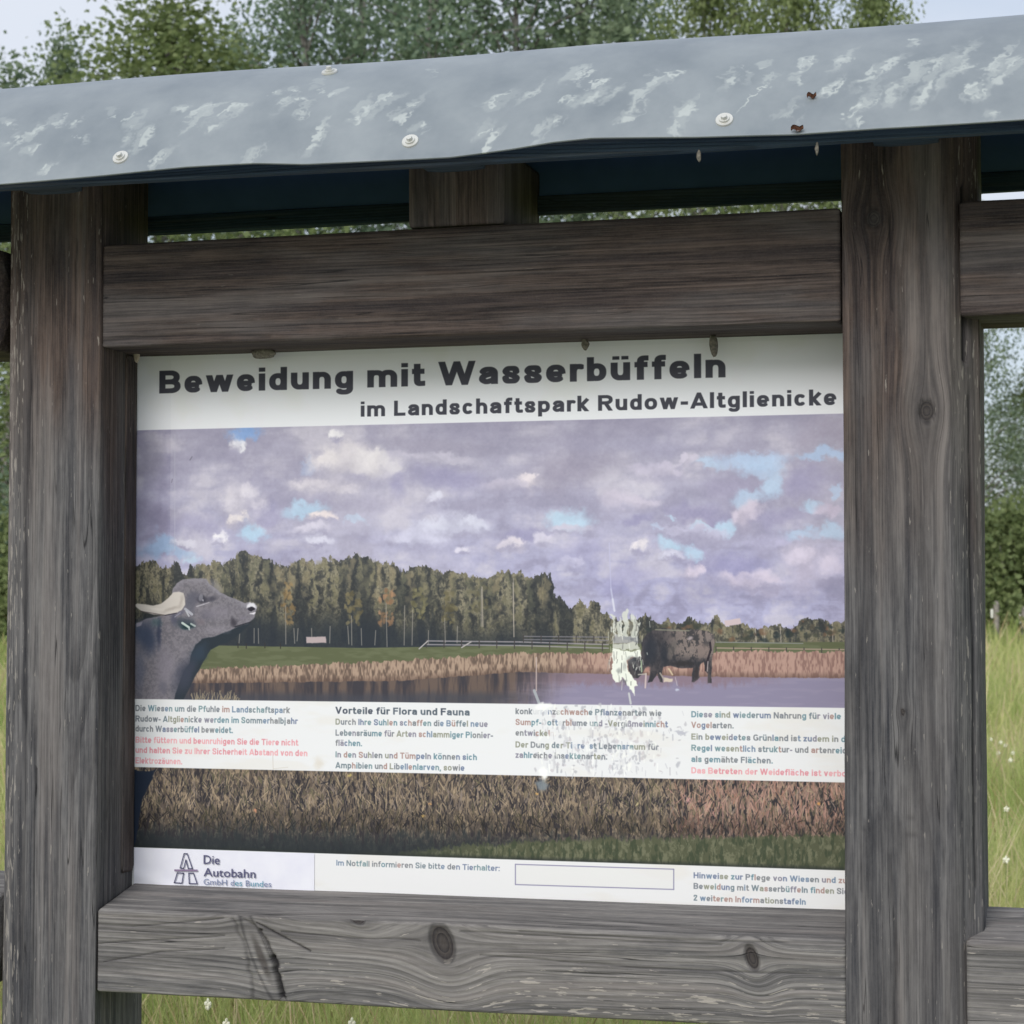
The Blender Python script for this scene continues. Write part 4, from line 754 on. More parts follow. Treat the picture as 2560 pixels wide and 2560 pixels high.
ti = nd(t, 'ShaderNodeTexImage'); ti.image = imr; ti.extension = 'EXTEND'
co = nd(t, 'ShaderNodeTexCoord'); n1_ = nd(t, 'ShaderNodeTexNoise', i_Scale=9., i_Detail=7., i_Roughness=.6); Kk(co.outputs['Object'], n1_.inputs['Vector'])
r1 = nd(t, 'ShaderNodeValToRGB'); r1.color_ramp.elements[0].position = .3; r1.color_ramp.elements[1].position = .72; r1.color_ramp.elements[0].color = (.165, .195, .222, 1); r1.color_ramp.elements[1].color = (.252, .284, .306, 1)
Kk(n1_.outputs['Fac'], r1.inputs[0]); mm_ = nd(t, 'ShaderNodeMixRGB'); mm_.inputs[2].default_value = (.46, .50, .49, 1); Kk(ti.outputs[0], mm_.inputs[0]); Kk(r1.outputs[0], mm_.inputs[1])
Kk(mm_.outputs[0], b.inputs['Base Color']); b.inputs['Roughness'].default_value = .42; b.inputs['Specular IOR Level'].default_value = .45
n2_ = nd(t, 'ShaderNodeTexNoise', i_Scale=4., i_Detail=3.); Kk(co.outputs['Object'], n2_.inputs['Vector']); bu = nd(t, 'ShaderNodeBump', i_Strength=.25, i_Distance=.01); Kk(n2_.outputs['Fac'], bu.inputs['Height']); Kk(bu.outputs[0], b.inputs['Normal'])
M_under = simple('roof_underside_shade_tint', (.026, .068, .185), .6, col2=(.034, .08, .21))  # navy tint of the shade under the roof, put into the base colour
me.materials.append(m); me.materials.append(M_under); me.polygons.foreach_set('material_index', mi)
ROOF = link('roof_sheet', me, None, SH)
M_scr = simple('screw_steel', (.62, .63, .60), .35, .35, col2=(.5, .5, .47)); M_rub = simple('dark_rubber', (.03, .03, .03), .8)
def screw_mesh():
    bm = bmesh.new()
    for r0, r1_, z0, z1 in ((.0125, .0118, 0, .0022), (.0075, .0070, .0020, .0045)):
        bmesh.ops.create_cone(bm, cap_ends=True, segments=24, radius1=r0, radius2=r1_, depth=z1 - z0, matrix=Matrix.Translation((0, 0, (z0 + z1) / 2)))
    bmesh.ops.create_cone(bm, cap_ends=True, segments=6, radius1=.0046, radius2=.0042, depth=.005, matrix=Matrix.Translation((0, 0, .0065)))
    me = bpy.data.meshes.new('screw'); bm.to_mesh(me); bm.free(); me.materials.append(M_scr); return me
sm_ = screw_mesh()
def on_roof(px, py, lift=0.):
    p = roof_hit(px, py); e = .004; zx = (float(rfz(p[0] + e, p[1])) - float(rfz(p[0] - e, p[1]))) / (2 * e); zy = (float(rfz(p[0], p[1] + e)) - float(rfz(p[0], p[1] - e))) / (2 * e)
    n = Vector((-zx, -zy, 1)).normalized(); q = Vector((p[0], p[1], float(rfz(p[0], p[1])))) + n * lift; return q, n
for px, py in [(302, 395), (1026, 354), (1811, 301), (824, 181)] + [(-420, 452), (3300, 190)]:
    q, n = on_roof(px, py); o = link('screw', sm_, None, ROOF); o.location = q; o.rotation_euler = (n.to_track_quat('Z', 'Y')).to_euler()

# ================================================================ THE BOARD
BD = empty('information_board', (0, 0, BZ0), label='printed water buffalo grazing information board with pond photograph, slotted between the two posts', cat='information board')
def toB(o): o.parent = BD; o.location = (o.location[0], o.location[1], o.location[2] - BZ0); return o
m, t, b = mat('printed_film'); ti = nd(t, 'ShaderNodeTexImage'); ti.image = im; ti.interpolation = 'Cubic'; ti.extension = 'EXTEND'
t.links.new(ti.outputs[0], b.inputs['Base Color']); b.inputs['Roughness'].default_value = .42; b.inputs['Specular IOR Level'].default_value = .25
M_edge = simple('board_edge', (.55, .55, .53), .5)
bm = bmesh.new(); box(bm, BX0 + .014, BX1 - .004, 0, .006, BZ0, BZ1); uvl = bm.loops.layers.uv.new('UVMap')
for f in bm.faces:
    f.material_index = 0 if f.normal.y < -.5 else 1
    for l_ in f.loops: l_[uvl].uv = ((l_.vert.co.x - BX0) / (BX1 - BX0), (l_.vert.co.z - BZ0) / (BZ1 - BZ0))
o = bm_obj('printed_panel', bm, m); o.data.materials.append(M_edge); toB(o)
def ink(name, rgb, rough=.5):
    c = [((v / 255 + .055) / 1.055) ** 2.4 if v > 10 else v / 3294 for v in rgb]; return simple(name, c, rough, col2=[v * 1.25 for v in c], scale=150)
I_navy = [ink('logo_ink', (72, 72, 104))]; I_teal = [ink('logo_ink', c) for c in [(84, 140, 160), (96, 112, 150), (110, 120, 150)]]
I_title = I_navy[0]; I_pale = I_navy[0]
rt_ = random.Random(9)
def text_mesh(s, inks, bold, spc, pale=()):
    cu = bpy.data.curves.new('lettering', 'FONT'); cu.body = s; cu.size = 1; cu.offset = bold; cu.space_character = spc; cu.resolution_u = 3; cu.fill_mode = 'FRONT'
    for i_ in inks + [I_pale]: cu.materials.append(i_)
    run = 0; k = 0
    for i, f in enumerate(cu.body_format):
        if run <= 0: k = rt_.randrange(len(inks)); run = rt_.choice([1, 1, 2, 2, 3])
        f.material_index = len(inks) if i in pale else k; run -= 1
    o = bpy.data.objects.new('lettering', cu); COL.objects.link(o)
    dg = bpy.context.evaluated_depsgraph_get(); me = bpy.data.meshes.new_from_object(o.evaluated_get(dg)); bpy.data.objects.remove(o); bpy.data.curves.remove(cu); return me
def extent(me):
    co = np.empty(len(me.vertices) * 3, np.float32); me.vertices.foreach_get('co', co); co = co.reshape(-1, 3); return co
capref = {}
def cap_h(bold):
    if bold not in capref: co = extent(text_mesh('H', [I_title], bold, 1)); capref[bold] = (co[:, 1].min(), co[:, 1].max())
    return capref[bold]
def lettering(s, x0, x1, yb_, cap, inks, bold=.0, spc=1.0, fit=None, pale=(), name='lettering', label=None):
    """x0,x1: span surveyed on the photograph, yb_: baseline, cap: capital height (all as seen), placed on the board plane"""
    A, B_ = bp(x0, yb_, 0), bp(x1, yb_, 0); C_ = bp(x0, yb_ - cap, 0)
    me = text_mesh(s, inks, bold, spc, pale); co = extent(me); ref = co if fit is None else extent(text_mesh(fit, inks, bold, spc))
    b0, b1 = cap_h(bold); sx = (B_[0] - A[0]) / (ref[:, 0].max() - ref[:, 0].min()); sy = (C_[2] - A[2]) / (b1 - b0)
    V = np.stack([A[0] + (co[:, 0] - ref[:, 0].min()) * sx, np.full(len(co), -.0006), A[2] + (co[:, 1] - b0) * sy], 1).astype(np.float32)
    keep = V[:, 0] < .70
    me.vertices.foreach_set('co', V.ravel()); me.update()
    o = bpy.data.objects.new(name, me); COL.objects.link(o); toB(o); tag(o, label=label); return o
# sticker with the road company's mark
qs = lambda x, y: (320 + x / 3.864, 2100 + y / 3.864)
st = bmesh.new(); zt, zbm = 1.2085, 1.150; xr = float(bp(*qs(1802, 300), 0)[0]); N_ = 40; rows = []
for j in range(9):
    rows.append([st.verts.new((-.5815 + (xr + .5815) * i / N_, -.0011 - .0018 * max(0, math.sin(i * .22 + j * .7)) ** 4 * (j < 5) * (i < 14), zbm + (zt - zbm) * j / 8)) for i in range(N_ + 1)])
for j in range(8):
    for i in range(N_): st.faces.new((rows[j][i], rows[j][i + 1], rows[j + 1][i + 1], rows[j + 1][i]))
toB(bm_obj('sticker', st, simple('sticker_film', (.70, .71, .80), .35, col2=(.75, .76, .83), scale=30), None, True, label='bluish white company sticker at the lower left corner'))
def lines3(name, segs, w, mt):
    bm = bmesh.new()
    for (x0, y0, x1, y1) in segs:
        A, B_ = bp(*qs(x0, y0), 0), bp(*qs(x1, y1), 0); d = np.array([B_[0] - A[0], B_[2] - A[2]]); l_ = np.linalg.norm(d); d /= l_; n = np.array([-d[1], d[0]]) * w / 2; A2 = np.array([A[0], A[2]]) - d * w * .35; B2 = np.array([B_[0], B_[2]]) + d * w * .35
        vs = [bm.verts.new((p[0], -.0036, p[1])) for p in (A2 - n, B2 - n, B2 + n, A2 + n)]; bm.faces.new(vs)
    return toB(bm_obj(name, bm, mt))
lines3('logo_mark', [(550, 130, 580, 130), (550, 130, 512, 268), (512, 268, 545, 272), (545, 272, 568, 190), (568, 190, 590, 274), (590, 274, 630, 274), (630, 274, 580, 130), (485, 315, 455, 410), (485, 315, 545, 318), (545, 318, 530, 412), (455, 410, 530, 414), (595, 318, 640, 318), (640, 318, 676, 418), (595, 318, 600, 418), (600, 418, 676, 420)], .0017, I_navy[0])
lines3('logo_mark', [(462, 290, 676, 292)], .0030, ink('logo_ink', (120, 104, 132)))
def sl_text(s, x0, x1, y, cap, ik, bold):
    a_, yb_ = qs(x0, y); b__, _ = qs(x1, y); o = lettering(s, a_, b__, yb_, cap, ik, bold, 1.0); o.location.y -= .003
sl_text('Die', 738, 893, 228, 22, I_navy, .008); sl_text('Autobahn', 738, 1240, 347, 21, I_navy, .008); sl_text('GmbH des Bundes', 738, 1392, 428, 14.5, I_teal, .0)

# ================================================================ small things on the stand
def blob(name, loc, r, mt, seed, sc=(1, 1, 1), **k):
    bm = bmesh.new(); bmesh.ops.create_icosphere(bm, subdivisions=3, radius=r); rr_ = random.Random(seed)
    o_ = [rr_.uniform(0, 9) for _ in range(3)]
    co = np.array([v.co[:] for v in bm.verts]); n_ = vn(co[:, 0] / r * 1.6 + o_[0], co[:, 1] / r * 1.6 + o_[1], co[:, 2] / r * 1.6)
    for v, q in zip(bm.verts, n_): v.co = Vector((v.co.x * sc[0], v.co.y * sc[1], v.co.z * sc[2])) * (.7 + .6 * q)
    o = bm_obj(name, bm, mt, None, True, **k); o.location = loc; return o
M_coc = simple('cocoon_silk', (.10, .095, .08), .9, col2=(.22, .2, .17), scale=300, bump=.5); M_lite = simple('pale_husk', (.36, .31, .24), .8, col2=(.5, .44, .36), scale=200); M_leaf = simple('dry_leaf', (.16, .07, .045), .8, col2=(.30, .16, .10), scale=120)
for px, py, r, sc, mt, lb in [(660, 884, .012, (1.7, .8, .7), M_coc, 'wide grey spider nest under the top rail, above the first title word'), (1463, 860, .007, (.8, .8, 1.3), M_coc, 'small grey cocoon under the top rail, left of the title umlaut'),
                              (1785, 862, .009, (.7, .7, 1.9), M_coc, 'long dark cocoon hanging under the top rail above the last title letter'), (342, 878, .008, (.6, .5, 1.5), M_lite, 'pale husk in the corner where top rail meets left post')]:
    p = bp(px, py, -.03); blob('cocoon', (p[0], -.03, min(p[2], 2.006) - .0), r, mt, int(px), sc, label=lb, cat='cocoon')
for px, py, lb in [(1748, 392, 'small pale cocoon hanging from the roof edge board over the title'), (2043, 372, 'small pale cocoon hanging from the roof edge board near the right post')]:
    p = bp(px, py, -.338); blob('cocoon', (p[0], -.3405, p[2]), .0045, M_coc, int(px), (.6, .6, 1.8), label=lb, cat='cocoon')
for px, py, s_, lb in [(2030, 246, .0065, 'small reddish brown dry leaf scrap on the roof, upper one'), (1994, 328, .0085, 'curled brown dry leaf scrap at the wavy lower roof edge')]:
    q, n = on_roof(px, py, .001); bm = bmesh.new(); N_ = 6; g = [[bm.verts.new(((i / N_ - .5) * 2 * s_, (j / N_ - .5) * s_ * (1.2 - abs(i / N_ - .5) * 1.8), .003 * math.sin(i * 1.3) + .002 * abs(j - 3))) for i in range(N_ + 1)] for j in range(N_ + 1)]
    for j in range(N_):
        for i in range(N_): bm.faces.new((g[j][i], g[j][i + 1], g[j + 1][i + 1], g[j + 1][i]))
    bmesh.ops.solidify(bm, geom=bm.faces[:], thickness=.0008)
    o = bm_obj('dry_leaf', bm, M_leaf, None, True, label=lb, cat='leaf'); o.location = q; o.rotation_euler = n.to_track_quat('Z', 'Y').to_euler()

# ================================================================ GROUND
def ground_mat():
    m, t, b = mat('meadow_ground'); c = nd(t, 'ShaderNodeTexCoord'); n = nd(t, 'ShaderNodeTexNoise', i_Scale=1.4, i_Detail=9., i_Roughness=.7); t.links.new(c.outputs['Object'], n.inputs['Vector'])
    r = nd(t, 'ShaderNodeValToRGB'); r.color_ramp.elements[0].position = .32; r.color_ramp.elements[1].position = .7; r.color_ramp.elements[0].color = (.20, .28, .08, 1); r.color_ramp.elements[1].color = (.40, .43, .18, 1)
    t.links.new(n.outputs['Fac'], r.inputs[0]); t.links.new(r.outputs[0], b.inputs['Base Color']); b.inputs['Roughness'].default_value = 1; b.inputs['Specular IOR Level'].default_value = .1; return m
gx_ = np.concatenate([np.linspace(-600, -70, 8), np.linspace(-60, 60, 121), np.linspace(70, 600, 8)]); X, Y = np.meshgrid(gx_, gx_ + 20, indexing='ij')
def gh(x, y): return (vn(x * .11, y * .11, 0, 3) - .5) * .35 * sm(3, 12, np.hypot(x, y)) + .5 * sm(10, 36, np.hypot(x, y)) * sm(2, 12, y)
Z = gh(X, Y); n_ = len(gx_); i = (np.arange(n_ - 1)[:, None] * n_ + np.arange(n_ - 1)[None]).ravel()
link('ground', npmesh('ground', np.stack([X, Y, Z], -1).reshape(-1, 3), np.stack([i, i + n_, i + n_ + 1, i + 1], 1)), ground_mat(), kind='structure')

ix = [k for k in range(n_ - 1) if -40 <= gx_[k] < 40]; iy = [k for k in range(n_ - 1) if -6 <= gx_[k] + 20 < -1]
pf = np.array([(a_ * n_ + b__, (a_ + 1) * n_ + b__, (a_ + 1) * n_ + b__ + 1, a_ * n_ + b__ + 1) for a_ in ix for b__ in iy]); un, inv = np.unique(pf, return_inverse=True)
link('bounce_path', npmesh('bounce_path', np.stack([X, Y, Z + .012], -1).reshape(-1, 3)[un], inv.reshape(-1, 4)), simple('pale_bounce_gravel', (.34, .32, .29), .95, col2=(.46, .44, .41), scale=14, bump=.4), kind='structure')  # unseen gravel strip, added to bounce neutral light onto board and roof underside

def leafmat(name, c1, c2, trans=.25, scale=1.2):
    m, t, b = mat(name); K_ = t.links.new
    a_ = nd(t, 'ShaderNodeAttribute', attribute_name='tone'); r = nd(t, 'ShaderNodeValToRGB'); r.color_ramp.elements[0].color = (*c1, 1); r.color_ramp.elements[1].color = (*c2, 1)
    K_(a_.outputs['Fac'], r.inputs[0]); K_(r.outputs[0], b.inputs['Base Color']); b.inputs['Roughness'].default_value = .6; b.inputs['Specular IOR Level'].default_value = .25
    tr = nd(t, 'ShaderNodeBsdfTranslucent'); mixs = nd(t, 'ShaderNodeMixShader'); mixs.inputs[0].default_value = trans; out = t.nodes['Material Output']
    K_(r.outputs[0], tr.inputs[0]); K_(b.outputs[0], mixs.inputs[1]); K_(tr.outputs[0], mixs.inputs[2]); K_(mixs.outputs[0], out.inputs['Surface']); return m
# ---- grass
G = np.random.default_rng(4)
def grass(name, n, d0, d1, hgt, wd0, mt, spread=.32):
    D = np.exp(G.uniform(math.log(d0), math.log(d1), n)); px = G.uniform(-.5 - spread, .5 + spread, n) * 2560 + 1280
    th = np.arctan((px - 1280) / F2); dirx = -np.sin(YAW - th); diry = np.cos(YAW - th)
    x = CAM[0] + dirx * D; y = CAM[1] + diry * D; k = (y > .35) | (np.abs(x) > 2.3); x, y, D = x[k], y[k], D[k]; n = len(x)
    patch = vn(x * .7, y * .7, 0, 8); h_ = hgt * (.55 + .6 * patch) * G.uniform(.6, 1.15, n); w = wd0 * np.maximum(1, D / 7) * G.uniform(.6, 1.4, n)
    az_ = G.uniform(0, 2 * np.pi, n); lean = G.uniform(.05, .5, n); la = G.uniform(0, 2 * np.pi, n)
    cx, cy = np.cos(az_), np.sin(az_); z0 = gh(x, y) - .02
    P = np.stack([np.stack([x - cx * w / 2, y - cy * w / 2, z0], 1), np.stack([x + cx * w / 2, y + cy * w / 2, z0], 1),
                  np.stack([x + cx * w * .4 + np.cos(la) * lean * h_ * .3, y + cy * w * .4 + np.sin(la) * lean * h_ * .3, z0 + h_ * .62], 1), np.stack([x - cx * w * .4 + np.cos(la) * lean * h_ * .3, y - cy * w * .4 + np.sin(la) * lean * h_ * .3, z0 + h_ * .62], 1),
                  np.stack([x + cx * w * .08 + np.cos(la) * lean * h_, y + cy * w * .08 + np.sin(la) * lean * h_, z0 + h_], 1), np.stack([x - cx * w * .08 + np.cos(la) * lean * h_, y - cy * w * .08 + np.sin(la) * lean * h_, z0 + h_], 1)], 1).reshape(-1, 3)
    i = np.arange(n)[:, None] * 6; Fq = np.concatenate([i + [0, 1, 2, 3], i + [3, 2, 4, 5]])
    me = npmesh(name, P, Fq, False); a_ = me.attributes.new('tone', 'FLOAT', 'POINT'); tone = np.clip(vn(x * .35, y * .35, 0, 5) * .8 + G.uniform(-.3, .4, n), 0, 1); a_.data.foreach_set('value', np.repeat(tone, 6).astype(np.float32))
    return link(name, me, mt, kind='stuff', label='tall summer meadow grass growing all round and behind the wooden stand', cat='grass')
grass('grass', 190000, 3.9, 62, .72, .005, leafmat('grass_blades', (.27, .39, .10), (.62, .62, .28), .5))

dry = grass('dry_stalks', 15000, 4.2, 50, .86, .006, leafmat('dry_stalk', (.34, .26, .12), (.62, .54, .34), .2)); dry['label'] = 'dry tan grass stalks and seed heads standing among the green meadow grass'
# ---- flowers
M_pet = simple('white_petal', (.78, .78, .62), .6); M_stem = simple('green_stem', (.10, .16, .05), .6)
def flower_meshes():
    bm = bmesh.new(); bmesh.ops.create_cone(bm, cap_ends=False, segments=5, radius1=.0025, radius2=.0018, depth=.70, matrix=Matrix.Translation((0, 0, .35))); s = bpy.data.meshes.new('stem'); bm.to_mesh(s); bm.free(); s.materials.append(M_stem)
    bm = bmesh.new()
    for k in range(14):
        a_ = k * 2.4; r_ = .006 * math.sqrt(k); mt_ = Matrix.Translation((r_ * math.cos(a_), r_ * math.sin(a_), .705 + .006 * math.cos(k) - r_ * .3)) @ Matrix.Diagonal((1, 1, .5, 1)); bmesh.ops.create_icosphere(bm, subdivisions=1, radius=.0115, matrix=mt_)
    h_ = bpy.data.meshes.new('flower_head'); bm.to_mesh(h_); bm.free(); h_.materials.append(M_pet); return s, h_
fs, fh = flower_meshes()
def flower(px, py, sc=1., lb=''):
    d = ray(px, py); t = (.71 * sc - CAM[2]) / d[2]; p = CAM + d * t; z = float(gh(p[0], p[1]))
    o = empty('wildflower', (p[0], p[1], 0), label=lb, cat='flower', group='white wildflowers in the tall grass')
    for nm, me_ in (('stem', fs), ('flower_head', fh)): c = link(nm, me_, None, o)
    sc2 = .42 if py < 2400 else .28; o.scale = (sc * sc2, sc * sc2, sc); return o
FLR = [(2457, 1830), (2477, 1846), (2502, 1853), (2513, 1861), (2496, 1880), (2532, 1879), (2526, 1897), (2516, 2018), (2515, 2144)]
FLL = ['nearest the post edge', 'second from the post edge', 'middle of the upper cluster', 'just right of the cluster middle', 'low left in the cluster', 'upper right in the cluster', 'lowest in the cluster', 'single one below the cluster', 'just above the bottom rail']
for (x, y), q in zip(FLR, FLL): flower(x, y, 1., 'cream wildflower right of the right post, ' + q)
for x, y, q in [(520, 2502, 'leftmost, right by the left post foot'), (566, 2552, 'second from the left post'), (880, 2550, 'third from the left post')]: flower(x, y, 1., 'cream wildflower under the bottom rail, ' + q)

# ---- trees
def leaves(V, C, T, cen, n, rad, size, rng, drop=1.):
    """n leaf quads round every centre"""
    c = np.repeat(cen, n, 0); k = len(c); P = c + rng.normal(0, 1, (k, 3)) * rad * np.array([1, 1, drop])
    a_ = rng.normal(0, 1, (k, 3)); a_ /= np.linalg.norm(a_, axis=1)[:, None]; b__ = np.cross(a_, rng.normal(0, 1, (k, 3))); b__ /= np.linalg.norm(b__, axis=1)[:, None] + 1e-9
    s_ = size * rng.uniform(.6, 1.3, (k, 1)); a_ *= s_ * .5; b__ *= s_ * .36
    V.append(np.stack([P - a_, P + b__, P + a_, P - b__], 1).reshape(-1, 3)); tone = np.repeat(rng.uniform(0, 1, len(cen)), n) * .6 + rng.uniform(0, .4, k); T.append(np.repeat(tone, 4))
def tube(V, Fc, base, pts, rad, seg=6):
    pts = np.array(pts, float); n = len(pts)
    for i in range(n):
        d = pts[min(i + 1, n - 1)] - pts[max(i - 1, 0)]; d /= np.linalg.norm(d); u = np.cross(d, [.3, .9, .1]); u /= np.linalg.norm(u); w = np.cross(d, u)
        for k in range(seg): an = 2 * math.pi * k / seg; V.append(pts[i] + (u * math.cos(an) + w * math.sin(an)) * rad[i])
    for i in range(n - 1):
        for k in range(seg): k2 = (k + 1) % seg; Fc.append((base + i * seg + k, base + i * seg + k2, base + (i + 1) * seg + k2, base + (i + 1) * seg + k))
    return base + n * seg
def tree_meshes(seed, H, Wd, z0, ncl, per, droop, size, shape=.52):
    rng = np.random.default_rng(seed); cen = []
    while len(cen) < ncl:
        t = rng.uniform(0, 1) ; z = z0 + (H - z0) * t; prof = (math.sin(math.pi * min(1, t * .93 + .10)) ** shape) * Wd / 2
        a_ = rng.uniform(0, 2 * math.pi); prof *= .65 + .7 * float(vn(np.array([a_ * 1.3]), np.array([z * .55]), 0, seed)[0]); r = prof * math.sqrt(rng.uniform(.05, 1)); cen.append((r * math.cos(a_), r * math.sin(a_), z))
    cen = np.array(cen); V, C, T = [], None, []; leaves(V, C, T, cen, per, np.array([.30, .30, .42]) * droop, size, rng)
    V = np.concatenate(V); T = np.concatenate(T); crown = npmesh('crown', V, np.arange(len(V)).reshape(-1, 4), False); a_ = crown.attributes.new('tone', 'FLOAT', 'POINT'); a_.data.foreach_set('value', T.astype(np.float32))
    tv, tf, b0 = [], [], 0; tp = [(0, 0, -.2)]; x = y = 0
    for k in range(1, 9): x += rng.uniform(-.12, .12); y += rng.uniform(-.12, .12); tp.append((x, y, H * .95 * k / 8))
    b0 = tube(tv, tf, b0, tp, [.17 * H / 14 * (1 - k / 8.6) + .012 for k in range(9)], 8)
    tpa = np.array(tp)
    for q in cen[rng.permutation(len(cen))[:70]]:
        zb_ = max(z0 * .8, q[2] - rng.uniform(.6, 2.2)); s_ = np.array([np.interp(zb_, tpa[:, 2], tpa[:, 0]), np.interp(zb_, tpa[:, 2], tpa[:, 1]), zb_]); m_ = (s_ + q) / 2 + [0, 0, .25]
        b0 = tube(tv, tf, b0, [s_, m_, q], [.045, .028, .010], 4)
    trunk = npmesh('trunk', np.array(tv), np.array(tf)); return crown, trunk
M_l = [leafmat('birch_leaves', (.115, .17, .105), (.31, .38, .24), .45), leafmat('dense_leaves', (.135, .185, .075), (.29, .34, .15), .42), leafmat('poplar_leaves', (.105, .165, .11), (.28, .36, .235), .45)]
M_bark = simple('birch_bark', (.10, .09, .085), .9, col2=(.32, .31, .29), scale=6)
KT = []
for seed, H, Wd, z0, ncl, per, dr, sz, ml in [(1, 17, 6.5, 2.0, 330, 48, 1.0, .155, 0), (2, 18.5, 7.0, 2.5, 370, 48, 1.1, .155, 2), (3, 14.0, 6.6, .8, 460, 66, 1.15, .125, 1), (4, 16, 5.5, 1.5, 250, 46, 1.0, .155, 0), (5, 18, 8.5, 1.6, 620, 62, 1.15, .15, 1)]:
    c, t_ = tree_meshes(seed, H, Wd, z0, ncl, per, dr, sz); c.materials.append(M_l[ml]); t_.materials.append(M_bark); KT.append((c, t_, H))
def tree(px, D, kind, top_py=None, Ht=None, label='', rz=None, sx=1.):
    x, y = dist_pt(px, D); c, t_, H = KT[kind]
    if top_py is not None: Ht = 1.6 + D * (1514 - top_py) / F2
    s_ = Ht / H; o = empty('tree', (x, y, float(gh(np.array(x), np.array(y)))), label=label, cat='tree', group='trees along the far edge of the meadow'); o.scale = (s_ * sx, s_ * sx, s_); o.rotation_euler = (0, 0, rz if rz is not None else px * .37)
    link('crown', c, None, o); link('trunk', t_, None, o); return o
TR = [(-330, 52, 1, 200, 'tall poplar beyond the left side of the stand', 1.), (-150, 50, 0, 270, 'birch beyond the left post, outermost of the left group', 1.), (10, 47, 3, 215, 'loose light birch rising over the left end of the roof', 1.1), (140, 49, 0, 165, 'open birch with sky showing through, left of the rounded tree', .8),
      (405, 44, 2, 75, 'rounded dense olive green tree over the left half of the roof', 1.35), (575, 51, 3, 130, 'slim birch just right of the rounded olive tree', .9), (745, 50, 1, -110, 'tall dark birch behind the first roof screw, left of centre', .95), (905, 53, 0, -190, 'tall birch above the roof left of the middle', 1.), (1090, 49, 1, -150, 'broad dark birch above the roof middle', 1.),
      (1290, 50, 3, -210, 'tall birch above the roof just right of the middle', 1.25), (1440, 52, 1, -170, 'dark birch beside the narrow sky gap', 1.), (1560, 51, 0, -120, 'birch right beside the narrow sky gap, above the damaged print', .85), (1780, 47, 4, -90, 'broad dense tree right of the narrow sky gap', .75), (1985, 46, 4, -60, 'broad dense tree above the right end of the roof, last before open sky', .72), (2200, 47, 2, 10, 'lower dense tree sloping down to the open sky at right', .6),
      (2445, 45, 3, 640, 'loose small birch seen just right of the right post', .75), (2620, 47, 2, 1010, 'low bushy tree at the right edge of the view', 1.6), (2900, 50, 1, 700, 'birch beyond the right edge', 1.), (3100, 48, 4, 400, 'broad tree beyond the right edge', 1.), (-600, 48, 4, 200, 'broad tree far beyond the left edge', 1.)]
for px, D, k_, tp_, lb, sx in TR: tree(px, D, k_, tp_, label=lb, sx=sx)
# shrubs in front of the trees
def shrub_mesh(seed):
    rng = np.random.default_rng(seed); V, T = [], []; a_ = rng.uniform(0, 2 * np.pi, 130); r = np.sqrt(rng.uniform(0, 1, 130)); z = rng.uniform(.1, 1, 130); cen = np.stack([np.cos(a_) * r * 1.9 * np.sqrt(1.05 - z), np.sin(a_) * r * 1.6 * np.sqrt(1.05 - z), z * 2.3], 1)
    leaves(V, None, T, cen, 90, np.array([.26, .26, .22]), .11, rng); V = np.concatenate(V); c = npmesh('foliage', V, np.arange(len(V)).reshape(-1, 4), False); t_ = c.attributes.new('tone', 'FLOAT', 'POINT'); t_.data.foreach_set('value', np.concatenate(T).astype(np.float32))
    tv, tf, b0 = [], [], 0
    for q in cen[:26]: b0 = tube(tv, tf, b0, [(q[0] * .15, q[1] * .15, -.1), (q[0] * .6, q[1] * .6, q[2] * .6), tuple(q)], [.03, .02, .008], 4)
    s_ = npmesh('branches', np.array(tv), np.array(tf)); s_.materials.append(M_bark); return c, s_
SM = [shrub_mesh(31), shrub_mesh(32)]; SM[0][0].materials.append(M_l[1]); SM[1][0].materials.append(M_l[2])
rh = random.Random(12)
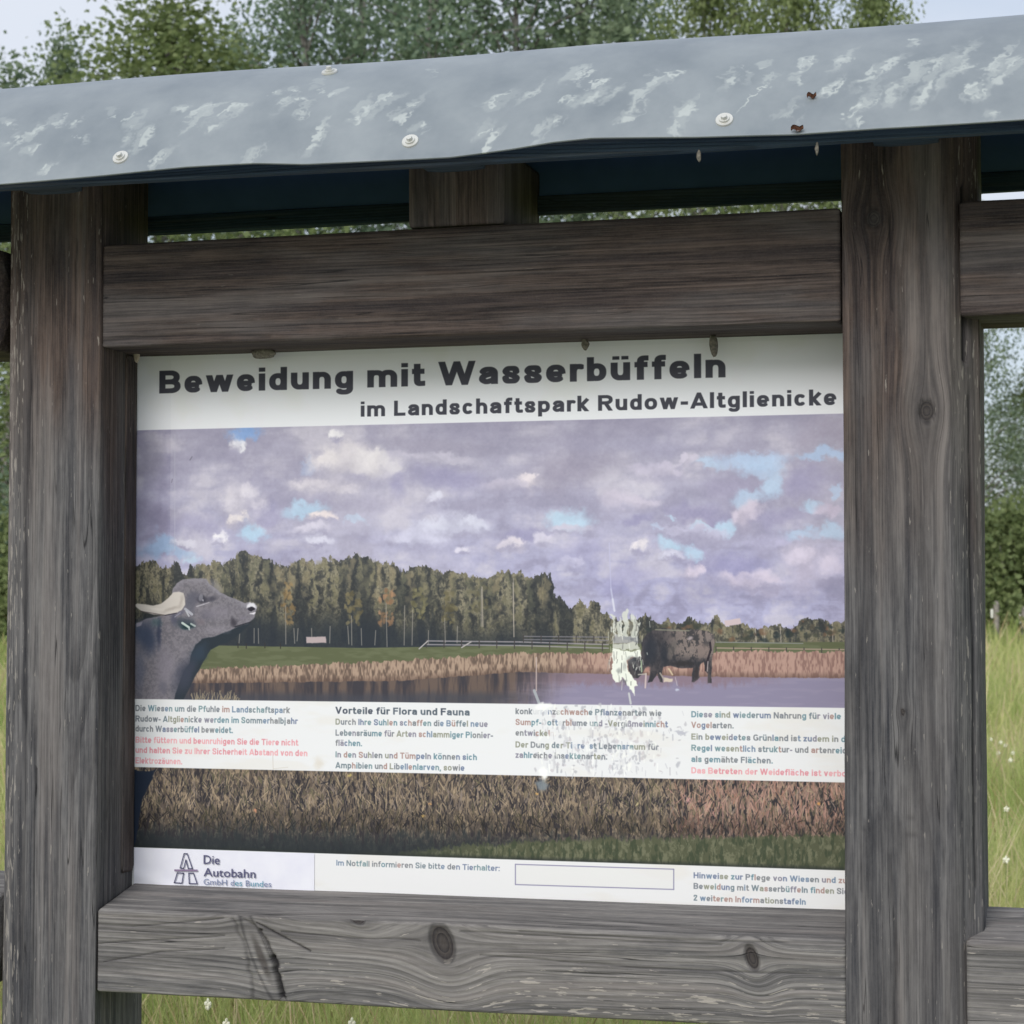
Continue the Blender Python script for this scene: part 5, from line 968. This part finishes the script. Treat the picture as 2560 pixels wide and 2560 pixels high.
for i in range(44):
    px = -620 + i * 88 + rh.uniform(-20, 20); D = rh.uniform(38, 42); x, y = dist_pt(px, D); k_ = i % 2
    if 2400 < px < 2480: lb, gp = 'green shrub just right of the right post, behind the fence post', None
    elif 2480 < px < 2620: lb, gp = 'green shrub at the right edge of the photo, under the trees', None
    elif -60 < px < 60: lb, gp = 'green shrub in the sliver of meadow left of the left post', None
    elif px < 0: lb, gp = 'green meadow edge shrub beyond the left edge of the photo', 'shrubs beyond the left edge'
    elif px > 2600: lb, gp = 'green meadow edge shrub beyond the right edge of the photo', 'shrubs beyond the right edge'
    else: lb, gp = 'green meadow edge shrub hidden behind the printed board', 'shrubs hidden behind the board'
    o = empty('shrub', (x, y, float(gh(np.array(x), np.array(y)))), label=lb, cat='shrub', group=gp)
    sc = rh.uniform(.85, 1.25); o.scale = (sc, sc, sc * rh.uniform(.9, 1.3)); o.rotation_euler = (0, 0, rh.uniform(0, 6)); link('foliage', SM[k_][0], None, o); link('branches', SM[k_][1], None, o)
# ---- electric fence posts
M_fp = simple('fence_post_wood', (.22, .20, .18), .9, col2=(.34, .31, .28), scale=30); M_ins = simple('insulator_plastic', (.75, .75, .7), .4)
def fence_post(px, D, lb, h_=1.0):
    x, y = dist_pt(px, D); z = float(gh(np.array(x), np.array(y))); o = empty('fence_post', (x, y, z), label=lb, cat='fence post', group='posts of the pasture fence')
    bm = bmesh.new(); bmesh.ops.create_cone(bm, cap_ends=True, segments=10, radius1=.055, radius2=.05, depth=h_ + .1, matrix=Matrix.Translation((0, 0, h_ / 2 - .05))); bmesh.ops.create_cone(bm, cap_ends=True, segments=10, radius1=.05, radius2=.02, depth=.04, matrix=Matrix.Translation((0, 0, h_ + .0195))); bm_obj('stake', bm, M_fp, o)
    bm = bmesh.new(); box(bm, -.10, -.055, -.03, .03, h_ - .26, h_ - .10, .01); bm_obj('insulator', bm, M_ins, o); return o
fence_post(2491, 37, 'grey wooden fence post with white insulator in the grass right of the stand'); fence_post(2560, 37, 'grey fence post cut by the right edge of the view', .9); fence_post(2750, 37, 'fence post beyond the right edge of the view'); fence_post(-40, 37, 'fence post beyond the left edge of the view')
